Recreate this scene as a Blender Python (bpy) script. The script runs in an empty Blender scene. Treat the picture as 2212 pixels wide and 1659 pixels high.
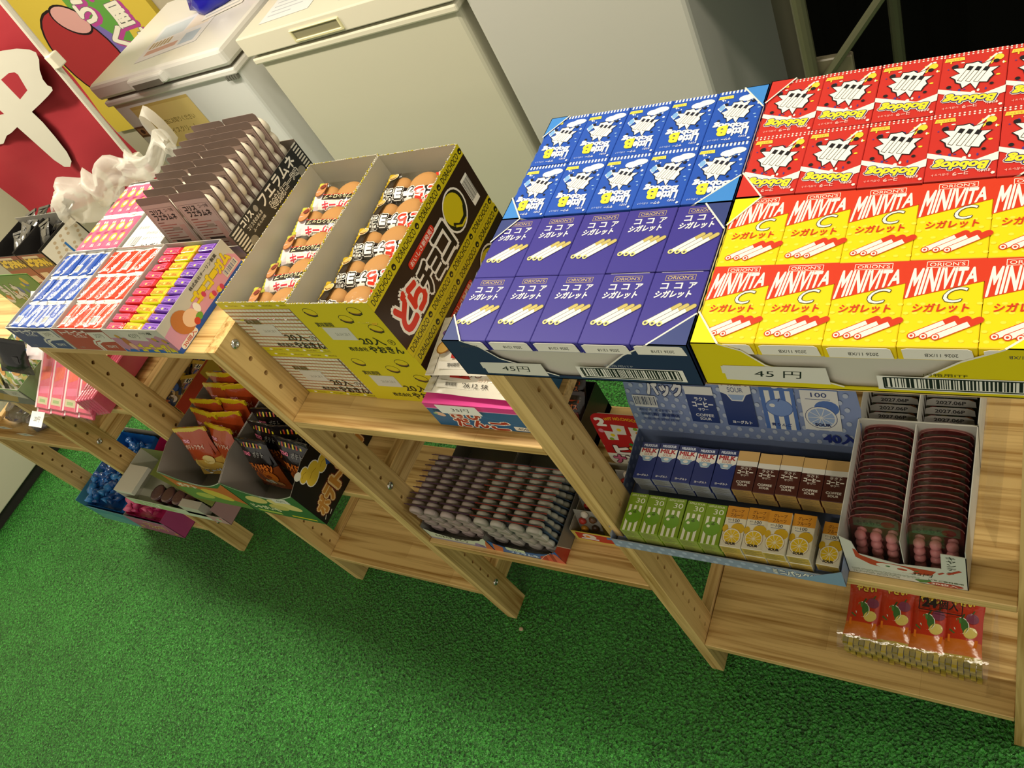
import bpy, bmesh, math, random
from math import sin, cos, pi, radians
from mathutils import Vector, Matrix, noise
random.seed(7)
SC = bpy.context.scene
COL = SC.collection

# ---------------------------------------------------------------- camera, light, exposure
cam = bpy.data.objects.new('camera', bpy.data.cameras.new('camera'))
COL.objects.link(cam)
cam.data.sensor_width = 36.0
cam.data.lens = 1719.63 / 2212 * 36.0
cam.data.clip_start = 0.02
RIGHT = Vector((0.8309181, 0.3535954, -0.4295874))
DOWN = Vector((0.0473645, -0.8142408, -0.5785918))
FWD = Vector((-0.5543750, 0.4604152, -0.6933153))
cam.matrix_world = Matrix(((RIGHT.x, -DOWN.x, -FWD.x, 1.03251), (RIGHT.y, -DOWN.y, -FWD.y, -0.42865),
                           (RIGHT.z, -DOWN.z, -FWD.z, 1.67006), (0, 0, 0, 1)))
SC.camera = cam
w = bpy.data.worlds.new('world'); SC.world = w; w.use_nodes = True
w.node_tree.nodes['Background'].inputs[0].default_value = (1.0, 0.93, 0.78, 1)
w.node_tree.nodes['Background'].inputs[1].default_value = 0.34
def area(name, loc, size, power, col=(1.0, 0.90, 0.72), rot=(0, 0, 0)):
    l = bpy.data.lights.new(name, 'AREA'); l.shape = 'RECTANGLE'; l.size, l.size_y = size
    l.energy = power; l.color = col
    o = bpy.data.objects.new(name, l); o.location = loc; o.rotation_euler = rot; COL.objects.link(o); return o
area('ceiling_tube_light', (-0.30, 0.34, 2.46), (1.25, 0.16), 22)
area('ceiling_tube_light', (2.35, 0.20, 2.46), (1.25, 0.16), 17)
area('ceiling_tube_light', (-2.4, 0.30, 2.46), (1.25, 0.16), 40)
area('ceiling_tube_light', (0.3, -1.5, 2.46), (1.25, 0.16), 9)  # unseen lamp behind the camera, added as weak fill for the front faces
vs = SC.view_settings
SC.display_settings.display_device = 'sRGB'
vs.view_transform = 'Standard'; vs.look = 'None'; vs.gamma = 1.0; vs.use_curve_mapping = False
vs.exposure = 0.66

# ---------------------------------------------------------------- helpers
def lin(h):
    h = h.lstrip('#'); r = []
    for i in (0, 2, 4):
        c = int(h[i:i + 2], 16) / 255.0
        r.append(c / 12.92 if c <= 0.04045 else ((c + 0.055) / 1.055) ** 2.4)
    return (r[0], r[1], r[2], 1.0)

def mat(name):
    m = bpy.data.materials.new(name); m.use_nodes = True
    nt = m.node_tree; return m, nt, nt.nodes['Principled BSDF']
def N(nt, t, **kw):
    n = nt.nodes.new(t)
    for k, v in kw.items():
        if k in ('inp',):
            for kk, vv in v.items(): n.inputs[kk].default_value = vv
        else: setattr(n, k, v)
    return n
def L(nt, a, b): nt.links.new(a, b)

def attr_mat(name, rough=0.4, spec=0.5, bump=0.0, scale=300):
    m, nt, b = mat(name)
    a = N(nt, 'ShaderNodeAttribute', attribute_name='Col')
    L(nt, a.outputs['Color'], b.inputs['Base Color'])
    b.inputs['Roughness'].default_value = rough; b.inputs['Specular IOR Level'].default_value = spec
    if bump:
        tc = N(nt, 'ShaderNodeTexCoord'); no = N(nt, 'ShaderNodeTexNoise', inp={'Scale': scale})
        L(nt, tc.outputs['Object'], no.inputs['Vector'])
        bp = N(nt, 'ShaderNodeBump', inp={'Strength': bump, 'Distance': 0.002})
        L(nt, no.outputs['Fac'], bp.inputs['Height']); L(nt, bp.outputs[0], b.inputs['Normal'])
    return m
CARD = attr_mat('printed_card', 0.38, 0.45)
MATTE = attr_mat('matte_paint', 0.7, 0.25)
FOIL = attr_mat('wrapper_film', 0.2, 0.6, 0.5, 60)
ENAMEL = attr_mat('enamel_steel', 0.32, 0.5, 0.05, 8)
CANDY = attr_mat('candy', 0.35, 0.5)
CLOTH = attr_mat('cloth', 0.9, 0.1, 0.4, 14)

def plain(name, hexc, rough=0.5, metal=0.0, spec=0.5):
    m, nt, b = mat(name)
    b.inputs['Base Color'].default_value = lin(hexc); b.inputs['Roughness'].default_value = rough
    b.inputs['Metallic'].default_value = metal; b.inputs['Specular IOR Level'].default_value = spec
    no = N(nt, 'ShaderNodeTexNoise', inp={'Scale': 40.0}); mr = N(nt, 'ShaderNodeMapRange', inp={'To Min': rough * 0.85, 'To Max': min(1, rough * 1.15)})
    L(nt, no.outputs['Fac'], mr.inputs['Value']); L(nt, mr.outputs[0], b.inputs['Roughness'])
    return m
STEEL = plain('bolt_steel', '#c9c7c0', 0.25, 1.0)

def film(name, tint, gloss=0.12, rough=0.12, bump=0.5, scale=45):
    m = bpy.data.materials.new(name); m.use_nodes = True; nt = m.node_tree
    nt.nodes.clear(); out = N(nt, 'ShaderNodeOutputMaterial')
    tr = N(nt, 'ShaderNodeBsdfTransparent'); tr.inputs[0].default_value = tint
    gl = N(nt, 'ShaderNodeBsdfGlossy', inp={'Roughness': rough})
    no = N(nt, 'ShaderNodeTexNoise', inp={'Scale': float(scale), 'Detail': 3.0})
    tc = N(nt, 'ShaderNodeTexCoord'); L(nt, tc.outputs['Object'], no.inputs['Vector'])
    bp = N(nt, 'ShaderNodeBump', inp={'Strength': bump, 'Distance': 0.004})
    L(nt, no.outputs['Fac'], bp.inputs['Height']); L(nt, bp.outputs[0], gl.inputs['Normal'])
    mx = N(nt, 'ShaderNodeMixShader', inp={0: gloss})
    L(nt, tr.outputs[0], mx.inputs[1]); L(nt, gl.outputs[0], mx.inputs[2]); L(nt, mx.outputs[0], out.inputs[0])
    return m
CLEAR = film('clear_film', (0.96, 0.96, 0.96, 1), 0.075)
SMOKE = film('dark_film', (0.90, 0.86, 0.86, 1), 0.10)
REDFILM = film('red_film', (0.90, 0.58, 0.58, 1), 0.05, 0.1)
PINKFILM = film('pink_film', (0.95, 0.72, 0.76, 1), 0.14)

def milky():
    m = bpy.data.materials.new('milky_plastic'); m.use_nodes = True; nt = m.node_tree
    b = nt.nodes['Principled BSDF']; b.inputs['Base Color'].default_value = (0.86, 0.84, 0.78, 1); b.inputs['Roughness'].default_value = 0.35
    tr = N(nt, 'ShaderNodeBsdfTranslucent'); tr.inputs[0].default_value = (0.9, 0.88, 0.82, 1)
    t2 = N(nt, 'ShaderNodeBsdfTransparent')
    mx = N(nt, 'ShaderNodeMixShader', inp={0: 0.35}); mx2 = N(nt, 'ShaderNodeMixShader', inp={0: 0.52})
    L(nt, b.outputs[0], mx.inputs[1]); L(nt, tr.outputs[0], mx.inputs[2])
    L(nt, mx.outputs[0], mx2.inputs[1]); L(nt, t2.outputs[0], mx2.inputs[2]); L(nt, mx2.outputs[0], nt.nodes['Material Output'].inputs[0])
    return m
MILKY = milky()

def wood(name, axis, lam=True):
    """Glued pine: strips of slightly different tone, grain drawn out along axis (0 x, 1 y, 2 z)."""
    m, nt, b = mat(name)
    tc = N(nt, 'ShaderNodeTexCoord'); oi = N(nt, 'ShaderNodeObjectInfo')
    add = N(nt, 'ShaderNodeVectorMath', operation='ADD')
    sc = N(nt, 'ShaderNodeVectorMath', operation='SCALE'); sc.inputs['Scale'].default_value = 3.0
    cmb = N(nt, 'ShaderNodeCombineXYZ')
    for i in range(3): L(nt, oi.outputs['Random'], cmb.inputs[i])
    L(nt, cmb.outputs[0], sc.inputs[0]); L(nt, tc.outputs['Object'], add.inputs[0]); L(nt, sc.outputs[0], add.inputs[1])
    def mapped(lo, hi):
        mp = N(nt, 'ShaderNodeMapping'); s = [hi] * 3; s[axis] = lo; mp.inputs['Scale'].default_value = s
        L(nt, add.outputs[0], mp.inputs['Vector']); return mp
    m1 = mapped(1.6, 60.0); n1 = N(nt, 'ShaderNodeTexNoise', inp={'Scale': 1.0, 'Detail': 4.0, 'Distortion': 1.4}); L(nt, m1.outputs[0], n1.inputs['Vector'])
    m2 = mapped(6.0, 300.0); n2 = N(nt, 'ShaderNodeTexNoise', inp={'Scale': 1.0, 'Detail': 4.0}); L(nt, m2.outputs[0], n2.inputs['Vector'])
    wv = N(nt, 'ShaderNodeTexWave', wave_type='BANDS', bands_direction='XYZ'[(axis + 1) % 3] if axis != 0 else 'Y', inp={'Scale': 9.0, 'Distortion': 9.0, 'Detail': 2.0, 'Detail Scale': .8})
    m3 = mapped(0.25, 1.0); L(nt, m3.outputs[0], wv.inputs['Vector'])
    r1 = N(nt, 'ShaderNodeValToRGB'); e = r1.color_ramp.elements
    e[0].position = 0.33; e[0].color = lin('#9c7232'); e[1].position = 0.57; e[1].color = lin('#dfbe7e')
    mxa = N(nt, 'ShaderNodeMath', operation='MULTIPLY', inp={1: 0.70}); L(nt, n1.outputs['Fac'], mxa.inputs[0])
    mxb = N(nt, 'ShaderNodeMath', operation='MULTIPLY_ADD', inp={1: 0.12}); L(nt, wv.outputs['Fac'], mxb.inputs[0]); L(nt, mxa.outputs[0], mxb.inputs[2])
    mxc = N(nt, 'ShaderNodeMath', operation='MULTIPLY_ADD', inp={1: 0.20}); L(nt, n2.outputs['Fac'], mxc.inputs[0]); L(nt, mxb.outputs[0], mxc.inputs[2])
    L(nt, mxc.outputs[0], r1.inputs['Fac'])
    col = r1.outputs['Color']
    if lam:
        br = N(nt, 'ShaderNodeTexBrick', offset=0.37, inp={'Color1': (1.0, 1.0, 1.0, 1), 'Color2': (0.78, 0.74, 0.66, 1), 'Mortar': (0.7, 0.62, 0.5, 1),
               'Scale': 1.0, 'Mortar Size': 0.0004, 'Brick Width': 0.42, 'Row Height': 0.045, 'Bias': -0.2})
        mp = N(nt, 'ShaderNodeMapping')
        if axis == 2: mp.inputs['Rotation'].default_value = (0, radians(90), 0)
        L(nt, add.outputs[0], mp.inputs['Vector']); L(nt, mp.outputs[0], br.inputs['Vector'])
        mu = N(nt, 'ShaderNodeMix', data_type='RGBA', blend_type='MULTIPLY', inp={0: 0.8})
        L(nt, col, mu.inputs[6]); L(nt, br.outputs['Color'], mu.inputs[7]); col = mu.outputs[2]
    L(nt, col, b.inputs['Base Color'])
    b.inputs['Roughness'].default_value = 0.42; b.inputs['Specular IOR Level'].default_value = 0.4
    bp = N(nt, 'ShaderNodeBump', inp={'Strength': 0.15, 'Distance': 0.001}); L(nt, n2.outputs['Fac'], bp.inputs['Height']); L(nt, bp.outputs[0], b.inputs['Normal'])
    return m
WOODX = wood('pine_board', 0); WOODZ = wood('pine_post', 2, False); WOODY = wood('pine_rail', 1, False)

def turf():
    m, nt, b = mat('turf_carpet')
    tc = N(nt, 'ShaderNodeTexCoord')
    n0 = N(nt, 'ShaderNodeTexNoise', inp={'Scale': 150.0, 'Detail': 2.5, 'Distortion': 0.6}); L(nt, tc.outputs['Object'], n0.inputs['Vector'])
    v = N(nt, 'ShaderNodeTexVoronoi', inp={'Scale': 175.0}); L(nt, tc.outputs['Object'], v.inputs['Vector'])
    n1 = N(nt, 'ShaderNodeTexNoise', inp={'Scale': 7.0, 'Detail': 4.0}); L(nt, tc.outputs['Object'], n1.inputs['Vector'])
    r = N(nt, 'ShaderNodeValToRGB'); e = r.color_ramp.elements
    e[0].position = 0.36; e[0].color = lin('#06280a'); e[1].position = 0.66; e[1].color = lin('#3a9434')
    ma = N(nt, 'ShaderNodeMath', operation='MULTIPLY_ADD', inp={1: 0.16, 2: 0.0}); L(nt, n1.outputs['Fac'], ma.inputs[0])
    mb_ = N(nt, 'ShaderNodeMath', operation='MULTIPLY_ADD', inp={1: 0.85}); L(nt, n0.outputs['Fac'], mb_.inputs[0]); L(nt, ma.outputs[0], mb_.inputs[2])
    L(nt, mb_.outputs[0], r.inputs['Fac']); L(nt, r.outputs['Color'], b.inputs['Base Color'])
    b.inputs['Roughness'].default_value = 0.46; b.inputs['Specular IOR Level'].default_value = 1.0; b.inputs['Specular Tint'].default_value = (0.42, 1.0, 0.36, 1)
    b.inputs['Coat Weight'].default_value = 0.20; b.inputs['Coat Roughness'].default_value = 0.12
    bp = N(nt, 'ShaderNodeBump', inp={'Strength': 1.0, 'Distance': 0.010}); L(nt, n0.outputs['Fac'], bp.inputs['Height'])
    bp2 = N(nt, 'ShaderNodeBump', inp={'Strength': 1.0, 'Distance': 0.005}); L(nt, v.outputs['Distance'], bp2.inputs['Height']); L(nt, bp.outputs[0], bp2.inputs['Normal'])
    L(nt, bp2.outputs[0], b.inputs['Normal']); L(nt, bp2.outputs[0], b.inputs['Coat Normal'])
    return m
TURF = turf()

# ---- a frame: point p(u, v, h) = origin + u*U + v*V + h*N, in metres (u, v given in mm)
class Frame:
    def __init__(s, o, u, v):
        s.o = Vector(o); s.u = Vector(u).normalized(); s.v = Vector(v).normalized(); s.n = s.u.cross(s.v)
    def __call__(s, x, y, h=0.0):
        return s.o + s.u * (x * .001) + s.v * (y * .001) + s.n * h
TOP = lambda x, y, z: Frame((x, y, z), (1, 0, 0), (0, 1, 0))      # print seen from above, text up = away
FRONT = lambda x, y, z: Frame((x, y, z), (1, 0, 0), (0, 0, 1))    # faces -Y
RSIDE = lambda x, y, z: Frame((x, y, z), (0, 1, 0), (0, 0, 1))    # faces +X

# ---- glyph cache: Blender's built-in font turned into meshes
_fc = bpy.data.curves.new('glyphs', 'FONT'); _fc.resolution_u = 3
_fo = bpy.data.objects.new('glyphs', _fc); COL.objects.link(_fo)
_gc = {}
def glyph(s, off=0.0, shear=0.0, spacing=1.0, res=3):
    k = (s, off, shear, spacing, res)
    if k not in _gc:
        _fc.body = s; _fc.offset = off; _fc.shear = shear; _fc.space_character = spacing; _fc.resolution_u = res
        bpy.context.view_layer.update()
        dg = bpy.context.evaluated_depsgraph_get()
        ev = _fo.evaluated_get(dg); me = ev.to_mesh()
        _gc[k] = ([(v.co.x, v.co.y) for v in me.vertices], [tuple(p.vertices) for p in me.polygons])
        ev.to_mesh_clear()
    return _gc[k]

class Pr:
    """Flat print on a surface: filled shapes in mm, later ones on top."""
    def __init__(s): s.f = []; s.l = 0
    def poly(s, pts, col): s.l += 1; s.f.append((s.l, [tuple(pts)], [tuple(range(len(pts)))], col)); return s
    def tris(s, vs, fs, col): s.l += 1; s.f.append((s.l, [tuple(vs)], fs, col)); return s
    def rect(s, x0, y0, x1, y1, col): return s.poly([(x0, y0), (x1, y0), (x1, y1), (x0, y1)], col)
    def rrect(s, x0, y0, x1, y1, r, col, n=4):
        p = []
        for cx, cy, a in ((x1 - r, y0 + r, -90), (x1 - r, y1 - r, 0), (x0 + r, y1 - r, 90), (x0 + r, y0 + r, 180)):
            for i in range(n + 1):
                t = radians(a + 90 * i / n); p.append((cx + r * cos(t), cy + r * sin(t)))
        return s.poly(p, col)
    def ell(s, cx, cy, rx, ry, col, n=16, rot=0.0):
        c, d = cos(radians(rot)), sin(radians(rot)); p = []
        for i in range(n):
            t = 2 * pi * i / n; x, y = rx * cos(t), ry * sin(t); p.append((cx + x * c - y * d, cy + x * d + y * c))
        return s.poly(p, col)
    def line(s, pts, wd, col):
        pts = [Vector(p) for p in pts]; vs = []; fs = []
        for i, p in enumerate(pts):
            t = (pts[min(i + 1, len(pts) - 1)] - pts[max(i - 1, 0)]).normalized(); n = Vector((-t.y, t.x)) * wd / 2
            vs += [tuple(p + n), tuple(p - n)]
        for i in range(len(pts) - 1): fs.append((2 * i, 2 * i + 1, 2 * i + 3, 2 * i + 2))
        return s.tris(vs, fs, col)
    def frame(s, x0, y0, x1, y1, wd, col):
        return s.line([(x0, y0), (x1, y0)], wd, col).line([(x1, y0), (x1, y1)], wd, col).line([(x1, y1), (x0, y1)], wd, col).line([(x0, y1), (x0, y0)], wd, col)
    def text(s, body, box, col, bold=0.0, shear=0.0, out=None, warp=None, spacing=1.0, rot=0, res=3):
        """Fits body into box (x0, y0, x1, y1); out = (colour, extra) puts an outline beneath."""
        v0, f0 = glyph(body, 0.0, shear, spacing, res)
        if not v0: return s
        xs = [p[0] for p in v0]; ys = [p[1] for p in v0]
        ax, ay = min(xs), min(ys); sx = (box[2] - box[0]) / max(max(xs) - ax, 1e-4); sy = (box[3] - box[1]) / max(max(ys) - ay, 1e-4)
        cx, cy = (box[0] + box[2]) / 2, (box[1] + box[3]) / 2; c, d = cos(radians(rot)), sin(radians(rot))
        def put(off, colour):
            # a heavier stroke: the letters laid over themselves, each copy shifted a little
            ring = [(0.0, 0.0)]
            if off > .004:
                n = 6 if off < .05 else 10
                ring += [(off * cos(2 * pi * k / n), off * sin(2 * pi * k / n)) for k in range(n)]
                if off > .09: ring += [(.5 * off * cos(2 * pi * k / 8), .5 * off * sin(2 * pi * k / 8)) for k in range(8)]
            for ox, oy in ring:
                q = []
                for x, y in v0:
                    x, y = box[0] + (x + ox - ax) * sx, box[1] + (y + oy - ay) * sy
                    if warp: x, y = warp(x, y)
                    if rot: x, y = cx + (x - cx) * c - (y - cy) * d, cy + (x - cx) * d + (y - cy) * c
                    q.append((x, y))
                s.l += .3; s.f.append((s.l, [q], f0, colour))
        if out:
            o = out if isinstance(out, list) else [out]
            for colour, ex in o: put(bold + ex, colour)
        put(bold, col); return s
    def barcode(s, x0, y0, x1, y1, bg='#f2f0e8', fg='#1a1a22', seed=1, n=24):
        s.rect(x0, y0, x1, y1, bg); r = random.Random(seed); x = x0 + (x1 - x0) * .05; u = (x1 - x0) * .9 / (n * 2.2); vs = []; fs = []
        while x < x1 - (x1 - x0) * .05:
            wd = u * r.choice((.6, .6, 1.2, 1.8)); k = len(vs); b = y0 + (y1 - y0) * .18; t = y1 - (y1 - y0) * .1
            vs += [(x, b), (x + wd, b), (x + wd, t), (x, t)]; fs.append((k, k + 1, k + 2, k + 3)); x += wd + u * r.choice((.6, .9, 1.4))
        s.tris(vs, fs, fg); return s
    def add(s, o, fn=lambda x, y: (x, y)):
        for (_, vs, fs, c) in o.f: s.l += 1; s.f.append((s.l, [tuple(fn(*p) for p in vs[0])], fs, c))
        return s

class MB:
    def __init__(s): s.v = []; s.f = []; s.c = []; s.m = []; s.col = '#ffffff'; s.mi = 0
    def q(s, pts, col=None):
        k = len(s.v); s.v += [Vector(p) for p in pts]; s.f.append(tuple(range(k, k + len(pts)))); s.c.append(col or s.col); s.m.append(s.mi); return s
    def raw(s, vs, fs, col=None):
        k = len(s.v); s.v += [Vector(p) for p in vs]
        for f in fs: s.f.append(tuple(i + k for i in f)); s.c.append(col or s.col); s.m.append(s.mi)
        return s
    def box(s, x0, x1, y0, y1, z0, z1, col=None, bev=0.0, xf=None):
        if bev <= 0:
            vs = [(x, y, z) for z in (z0, z1) for y in (y0, y1) for x in (x0, x1)]
            fs = [(0, 2, 3, 1), (4, 5, 7, 6), (0, 1, 5, 4), (2, 6, 7, 3), (0, 4, 6, 2), (1, 3, 7, 5)]
        else:
            bm = bmesh.new(); bmesh.ops.create_cube(bm, size=1.0)
            for v in bm.verts: v.co = Vector(((x0 + x1) / 2 + v.co.x * (x1 - x0), (y0 + y1) / 2 + v.co.y * (y1 - y0), (z0 + z1) / 2 + v.co.z * (z1 - z0)))
            bmesh.ops.bevel(bm, geom=bm.edges[:], offset=bev, segments=2 if bev > .003 else 1, affect='EDGES', profile=0.5)
            bm.verts.index_update(); vs = [v.co.copy() for v in bm.verts]; fs = [tuple(v.index for v in f.verts) for f in bm.faces]; bm.free()
        if xf: vs = [xf @ Vector(v) for v in vs]
        return s.raw(vs, fs, col)
    def prism(s, pts, fr, t, col=None):
        """2D outline (mm) on frame fr, thickness t metres behind the surface."""
        n = len(pts); a = [fr(x, y, 0) for x, y in pts]; b = [fr(x, y, -t) for x, y in pts]
        fs = [tuple(range(n)), tuple(range(2 * n - 1, n - 1, -1))] + [(i, i + n, (i + 1) % n + n, (i + 1) % n) for i in range(n)]
        return s.raw(a + b, fs, col)
    def tube(s, pts, r, col=None, n=8, cap=True):
        pts = [Vector(p) for p in pts]; rs = r if isinstance(r, (list, tuple)) else [r] * len(pts); vs = []
        up = Vector((0, 0, 1)); t0 = (pts[1] - pts[0]).normalized()
        if abs(t0.dot(up)) > .95: up = Vector((1, 0, 0))
        for i, p in enumerate(pts):
            t = (pts[min(i + 1, len(pts) - 1)] - pts[max(i - 1, 0)]).normalized(); a = t.cross(up).normalized(); b = t.cross(a)
            for j in range(n): vs.append(p + a * rs[i] * cos(2 * pi * j / n) + b * rs[i] * sin(2 * pi * j / n))
        fs = [(i * n + j, i * n + (j + 1) % n, (i + 1) * n + (j + 1) % n, (i + 1) * n + j) for i in range(len(pts) - 1) for j in range(n)]
        if cap: fs += [tuple(range(n - 1, -1, -1)), tuple(range((len(pts) - 1) * n, len(pts) * n))]
        return s.raw(vs, fs, col)
    def lathe(s, prof, n=14, col=None, xf=None):
        """profile of (r, z), closed at the ends when r = 0."""
        vs = []; fs = []
        for r, z in prof:
            for j in range(n): vs.append((r * cos(2 * pi * j / n), r * sin(2 * pi * j / n), z))
        for i in range(len(prof) - 1):
            for j in range(n): fs.append((i * n + j, i * n + (j + 1) % n, (i + 1) * n + (j + 1) % n, (i + 1) * n + j))
        fs.append(tuple(range(n - 1, -1, -1))); fs.append(tuple(range((len(prof) - 1) * n, len(prof) * n)))
        if xf: vs = [xf @ Vector(v) for v in vs]
        return s.raw(vs, fs, col)
    def pr(s, p, fr, lift=0.00008, dz=0.000008):
        for l, vs, fs, col in p.f: s.raw([fr(x, y, lift + l * dz) for x, y in vs[0]], fs, col)
        return s
    def mesh(s, name, mats, smooth=False):
        if smooth:
            idx = {}; rm = []; nv = []
            for v in s.v:
                k = (round(v.x, 6), round(v.y, 6), round(v.z, 6))
                if k not in idx: idx[k] = len(nv); nv.append(v)
                rm.append(idx[k])
            keep = []
            for f, c, m_ in zip(s.f, s.c, s.m):
                g = []
                for i in f:
                    if rm[i] not in g: g.append(rm[i])
                if len(g) > 2: keep.append((tuple(g), c, m_))
            s.v = nv; s.f = [k[0] for k in keep]; s.c = [k[1] for k in keep]; s.m = [k[2] for k in keep]
        me = bpy.data.meshes.new(name); me.from_pydata([tuple(v) for v in s.v], [], s.f)
        for m in (mats if isinstance(mats, (list, tuple)) else [mats]): me.materials.append(m)
        at = me.attributes.new('Col', 'FLOAT_COLOR', 'CORNER'); buf = []
        for f, c in zip(s.f, s.c): buf += list(_lc(c)) * len(f)
        at.data.foreach_set('color', buf)
        me.polygons.foreach_set('material_index', s.m)
        if smooth: me.polygons.foreach_set('use_smooth', [True] * len(s.f))
        me.update(); return me
    def build(s, name, mats=None, parent=None, smooth=False):
        return link(name, s.mesh(name, mats or CARD, smooth), parent)
_lcc = {}
def _lc(c):
    if not isinstance(c, str): return c
    if c not in _lcc: _lcc[c] = lin(c)
    return _lcc[c]
def link(name, me, parent=None, loc=None):
    o = bpy.data.objects.new(name, me); COL.objects.link(o)
    if parent: o.parent = parent
    if loc: o.location = loc
    return o
def tag(o, label, cat, group=None):
    o['label'] = label; o['category'] = cat
    if group: o['group'] = group
    return o
def thing(name, label, cat, loc=(0, 0, 0), rot=(0, 0, 0), group=None):
    o = bpy.data.objects.new(name, None); COL.objects.link(o); o.location = loc; o.rotation_euler = rot; o.empty_display_size = .01
    return tag(o, label, cat, group)
def struct(o): o['kind'] = 'structure'; return o
def dup(o, loc=None, rot=None, label=None, parent=None):
    c = o.copy(); COL.objects.link(c)
    if parent: c.parent = parent
    if loc is not None: c.location = loc
    if rot is not None: c.rotation_euler = rot
    if label: c['label'] = label
    for ch in list(o.children): dup(ch, parent=c)
    return c
ORD = ['first', 'second', 'third', 'fourth', 'fifth', 'sixth', 'seventh', 'eighth', 'ninth', 'tenth', 'eleventh', 'twelfth', 'thirteenth', 'fourteenth', 'fifteenth', 'sixteenth']
class Proto:
    """first use moves the prototype itself, later uses copy it"""
    def __init__(s, root): s.r = root; s.used = False
    def at(s, loc, rot=(0, 0, 0), label=None):
        if not s.used:
            s.used = True; s.r.location = loc; s.r.rotation_euler = rot
            if label: s.r['label'] = label
            return s.r
        return dup(s.r, loc, rot, label)

# ================================================================ setting
def slab(name, x0, x1, y0, y1, z0, z1, m, col='#ffffff'):
    b = MB(); b.box(x0, x1, y0, y1, z0, z1, col); return struct(b.build(name, m))
slab('floor', -3.4, 2.6, -1.7, 1.95, -0.03, 0.0, TURF)
slab('ceiling', -3.4, 2.6, -2.4, 1.95, 2.5, 2.53, MATTE, '#dcd6c6')
slab('wall_back', -3.4, 2.6, 1.95, 1.98, 0, 2.5, MATTE, '#b9b19c')
slab('wall_left', -3.43, -3.4, -1.7, 1.95, 0, 2.5, MATTE, '#c4bda8')

# ================================================================ pine racks
TX = 0.025; DEP = 0.36; PW = 0.06
def post_mesh(x0, y0, zt, holes):
    """square-edged post, drilled with a row of shelf-peg holes in its right-hand face"""
    b = MB(); x1 = x0 + TX; y1 = y0 + PW
    zs = [zt - .02 - .0375 * k for k in range(40) if zt - .02 - .0375 * k > .16] if holes else []
    b.q([(x0, y0, 0), (x0, y0, zt), (x0, y1, zt), (x0, y1, 0)]); b.q([(x0, y0, 0), (x1, y0, 0), (x1, y0, zt), (x0, y0, zt)])
    b.q([(x0, y1, 0), (x0, y1, zt), (x1, y1, zt), (x1, y1, 0)]); b.q([(x0, y0, zt), (x1, y0, zt), (x1, y1, zt), (x0, y1, zt)])
    top = zt; yc = y0 + .033; r = .0042; n = 12
    for z in zs:
        c0, c1 = z - .01875, min(z + .01875, zt)
        if top - c1 > 1e-4: b.q([(x1, y0, c1), (x1, y1, c1), (x1, y1, top), (x1, y0, top)])
        ring = [(x1, yc + r * cos(2 * pi * j / n), z + r * sin(2 * pi * j / n)) for j in range(n)]
        inn = [(x1 - .012, p[1], p[2]) for p in ring]
        cor = [(x1, y1, c1), (x1, y0, c1), (x1, y0, c0), (x1, y1, c0)]
        for qd in range(4):
            for j in range(qd * 3, qd * 3 + 3): b.q([ring[j], cor[qd], ring[(j + 1) % n]])
            b.q([ring[(qd * 3 + 3) % n], cor[qd], cor[(qd + 1) % 4]])
        for j in range(n): b.q([ring[j], ring[(j + 1) % n], inn[(j + 1) % n], inn[j]])
        b.q(inn, '#6a4a1c'); top = c0
    b.q([(x1, y0, 0), (x1, y1, 0), (x1, y1, top), (x1, y0, top)])
    return b
bolt_mb = MB(); bolt_mb.lathe([(.0078, 0), (.0082, .0012), (.0072, .003), (.005, .0042), (.0036, .0044), (.0034, .0026), (.0, .0024)], 16, '#ffffff', Matrix.Rotation(pi / 2, 4, 'Y'))
BOLT = bolt_mb.mesh('bolt', STEEL, True)
def rack(label, xl, xr, shelves, zt, y0=0.0, yaw=0.0, group=None):
    """xl = right face of the left posts, xr = left face of the right posts"""
    t = thing('wooden_rack', label, 'rack', (xl, y0, 0), (0, 0, yaw)); w_ = xr - xl
    for side, x0 in ((0, -TX), (1, w_)):
        for back in (0, 1):
            yy = back * (DEP - PW)
            p = post_mesh(x0, yy, zt, not back).build('post', WOODZ, t)
            if not back:
                for z in shelves:
                    link('bolt', BOLT, p, (x0 + TX, yy + .033, z - .012 if z < zt - .01 else z - .02))
        for z in shelves:
            b = MB(); hi = min(z + .008, zt); b.box(x0 + .001, x0 + TX - .001, PW, DEP - PW, hi - .058, hi, bev=.001); b.build('side_rail', WOODY, t)
    for z in shelves:
        b = MB(); b.box(.0005, w_ - .0005, 0.0, DEP, z - .019, z, bev=.0012); b.build('shelf_board', WOODX, t)
    return t
ZT, ZM, ZL, ZA, ZB = 1.062, 0.611, 0.155, 0.875, 0.423
X0, X1, X2, X3 = -0.5123, 0.0, 0.5132, 1.0205
rack('pine rack carrying the navy, blue, yellow and red candy trays on its top board', X2, X3, (ZT, ZM, ZL), ZT)
rack('pine rack under the bubble-gum trays, with potato snack boxes on its middle board', X0, X1 - TX, (ZT, ZM, ZL), ZT)
rack('farthest pine rack, shorter, holding the blue and pink candy bag box', -1.553, -1.045, (0.845, ZM, ZL), 0.845, -0.012, radians(0.8))
def bridge(label, x0, x1, z):
    b = MB(); b.box(x0 + .0008, x1 - .0008, 0.0, DEP, z - .019, z, bev=.0012)
    o = b.build('shelf_board', WOODX); tag(o, label, 'shelf'); return o
bridge('upper bridging pine shelf between two racks, under the yellow cake cartons', X1, X2 - TX, ZA)
bridge('lower bridging pine shelf under the whistle candy blister boxes', X1, X2 - TX, ZB)
bridge('upper bridging pine shelf under the bag of pink packs', -1.02, X0 - TX, 0.845)
bridge('low bridging pine shelf under the green and white carton', -1.02, X0 - TX, ZB)

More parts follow.
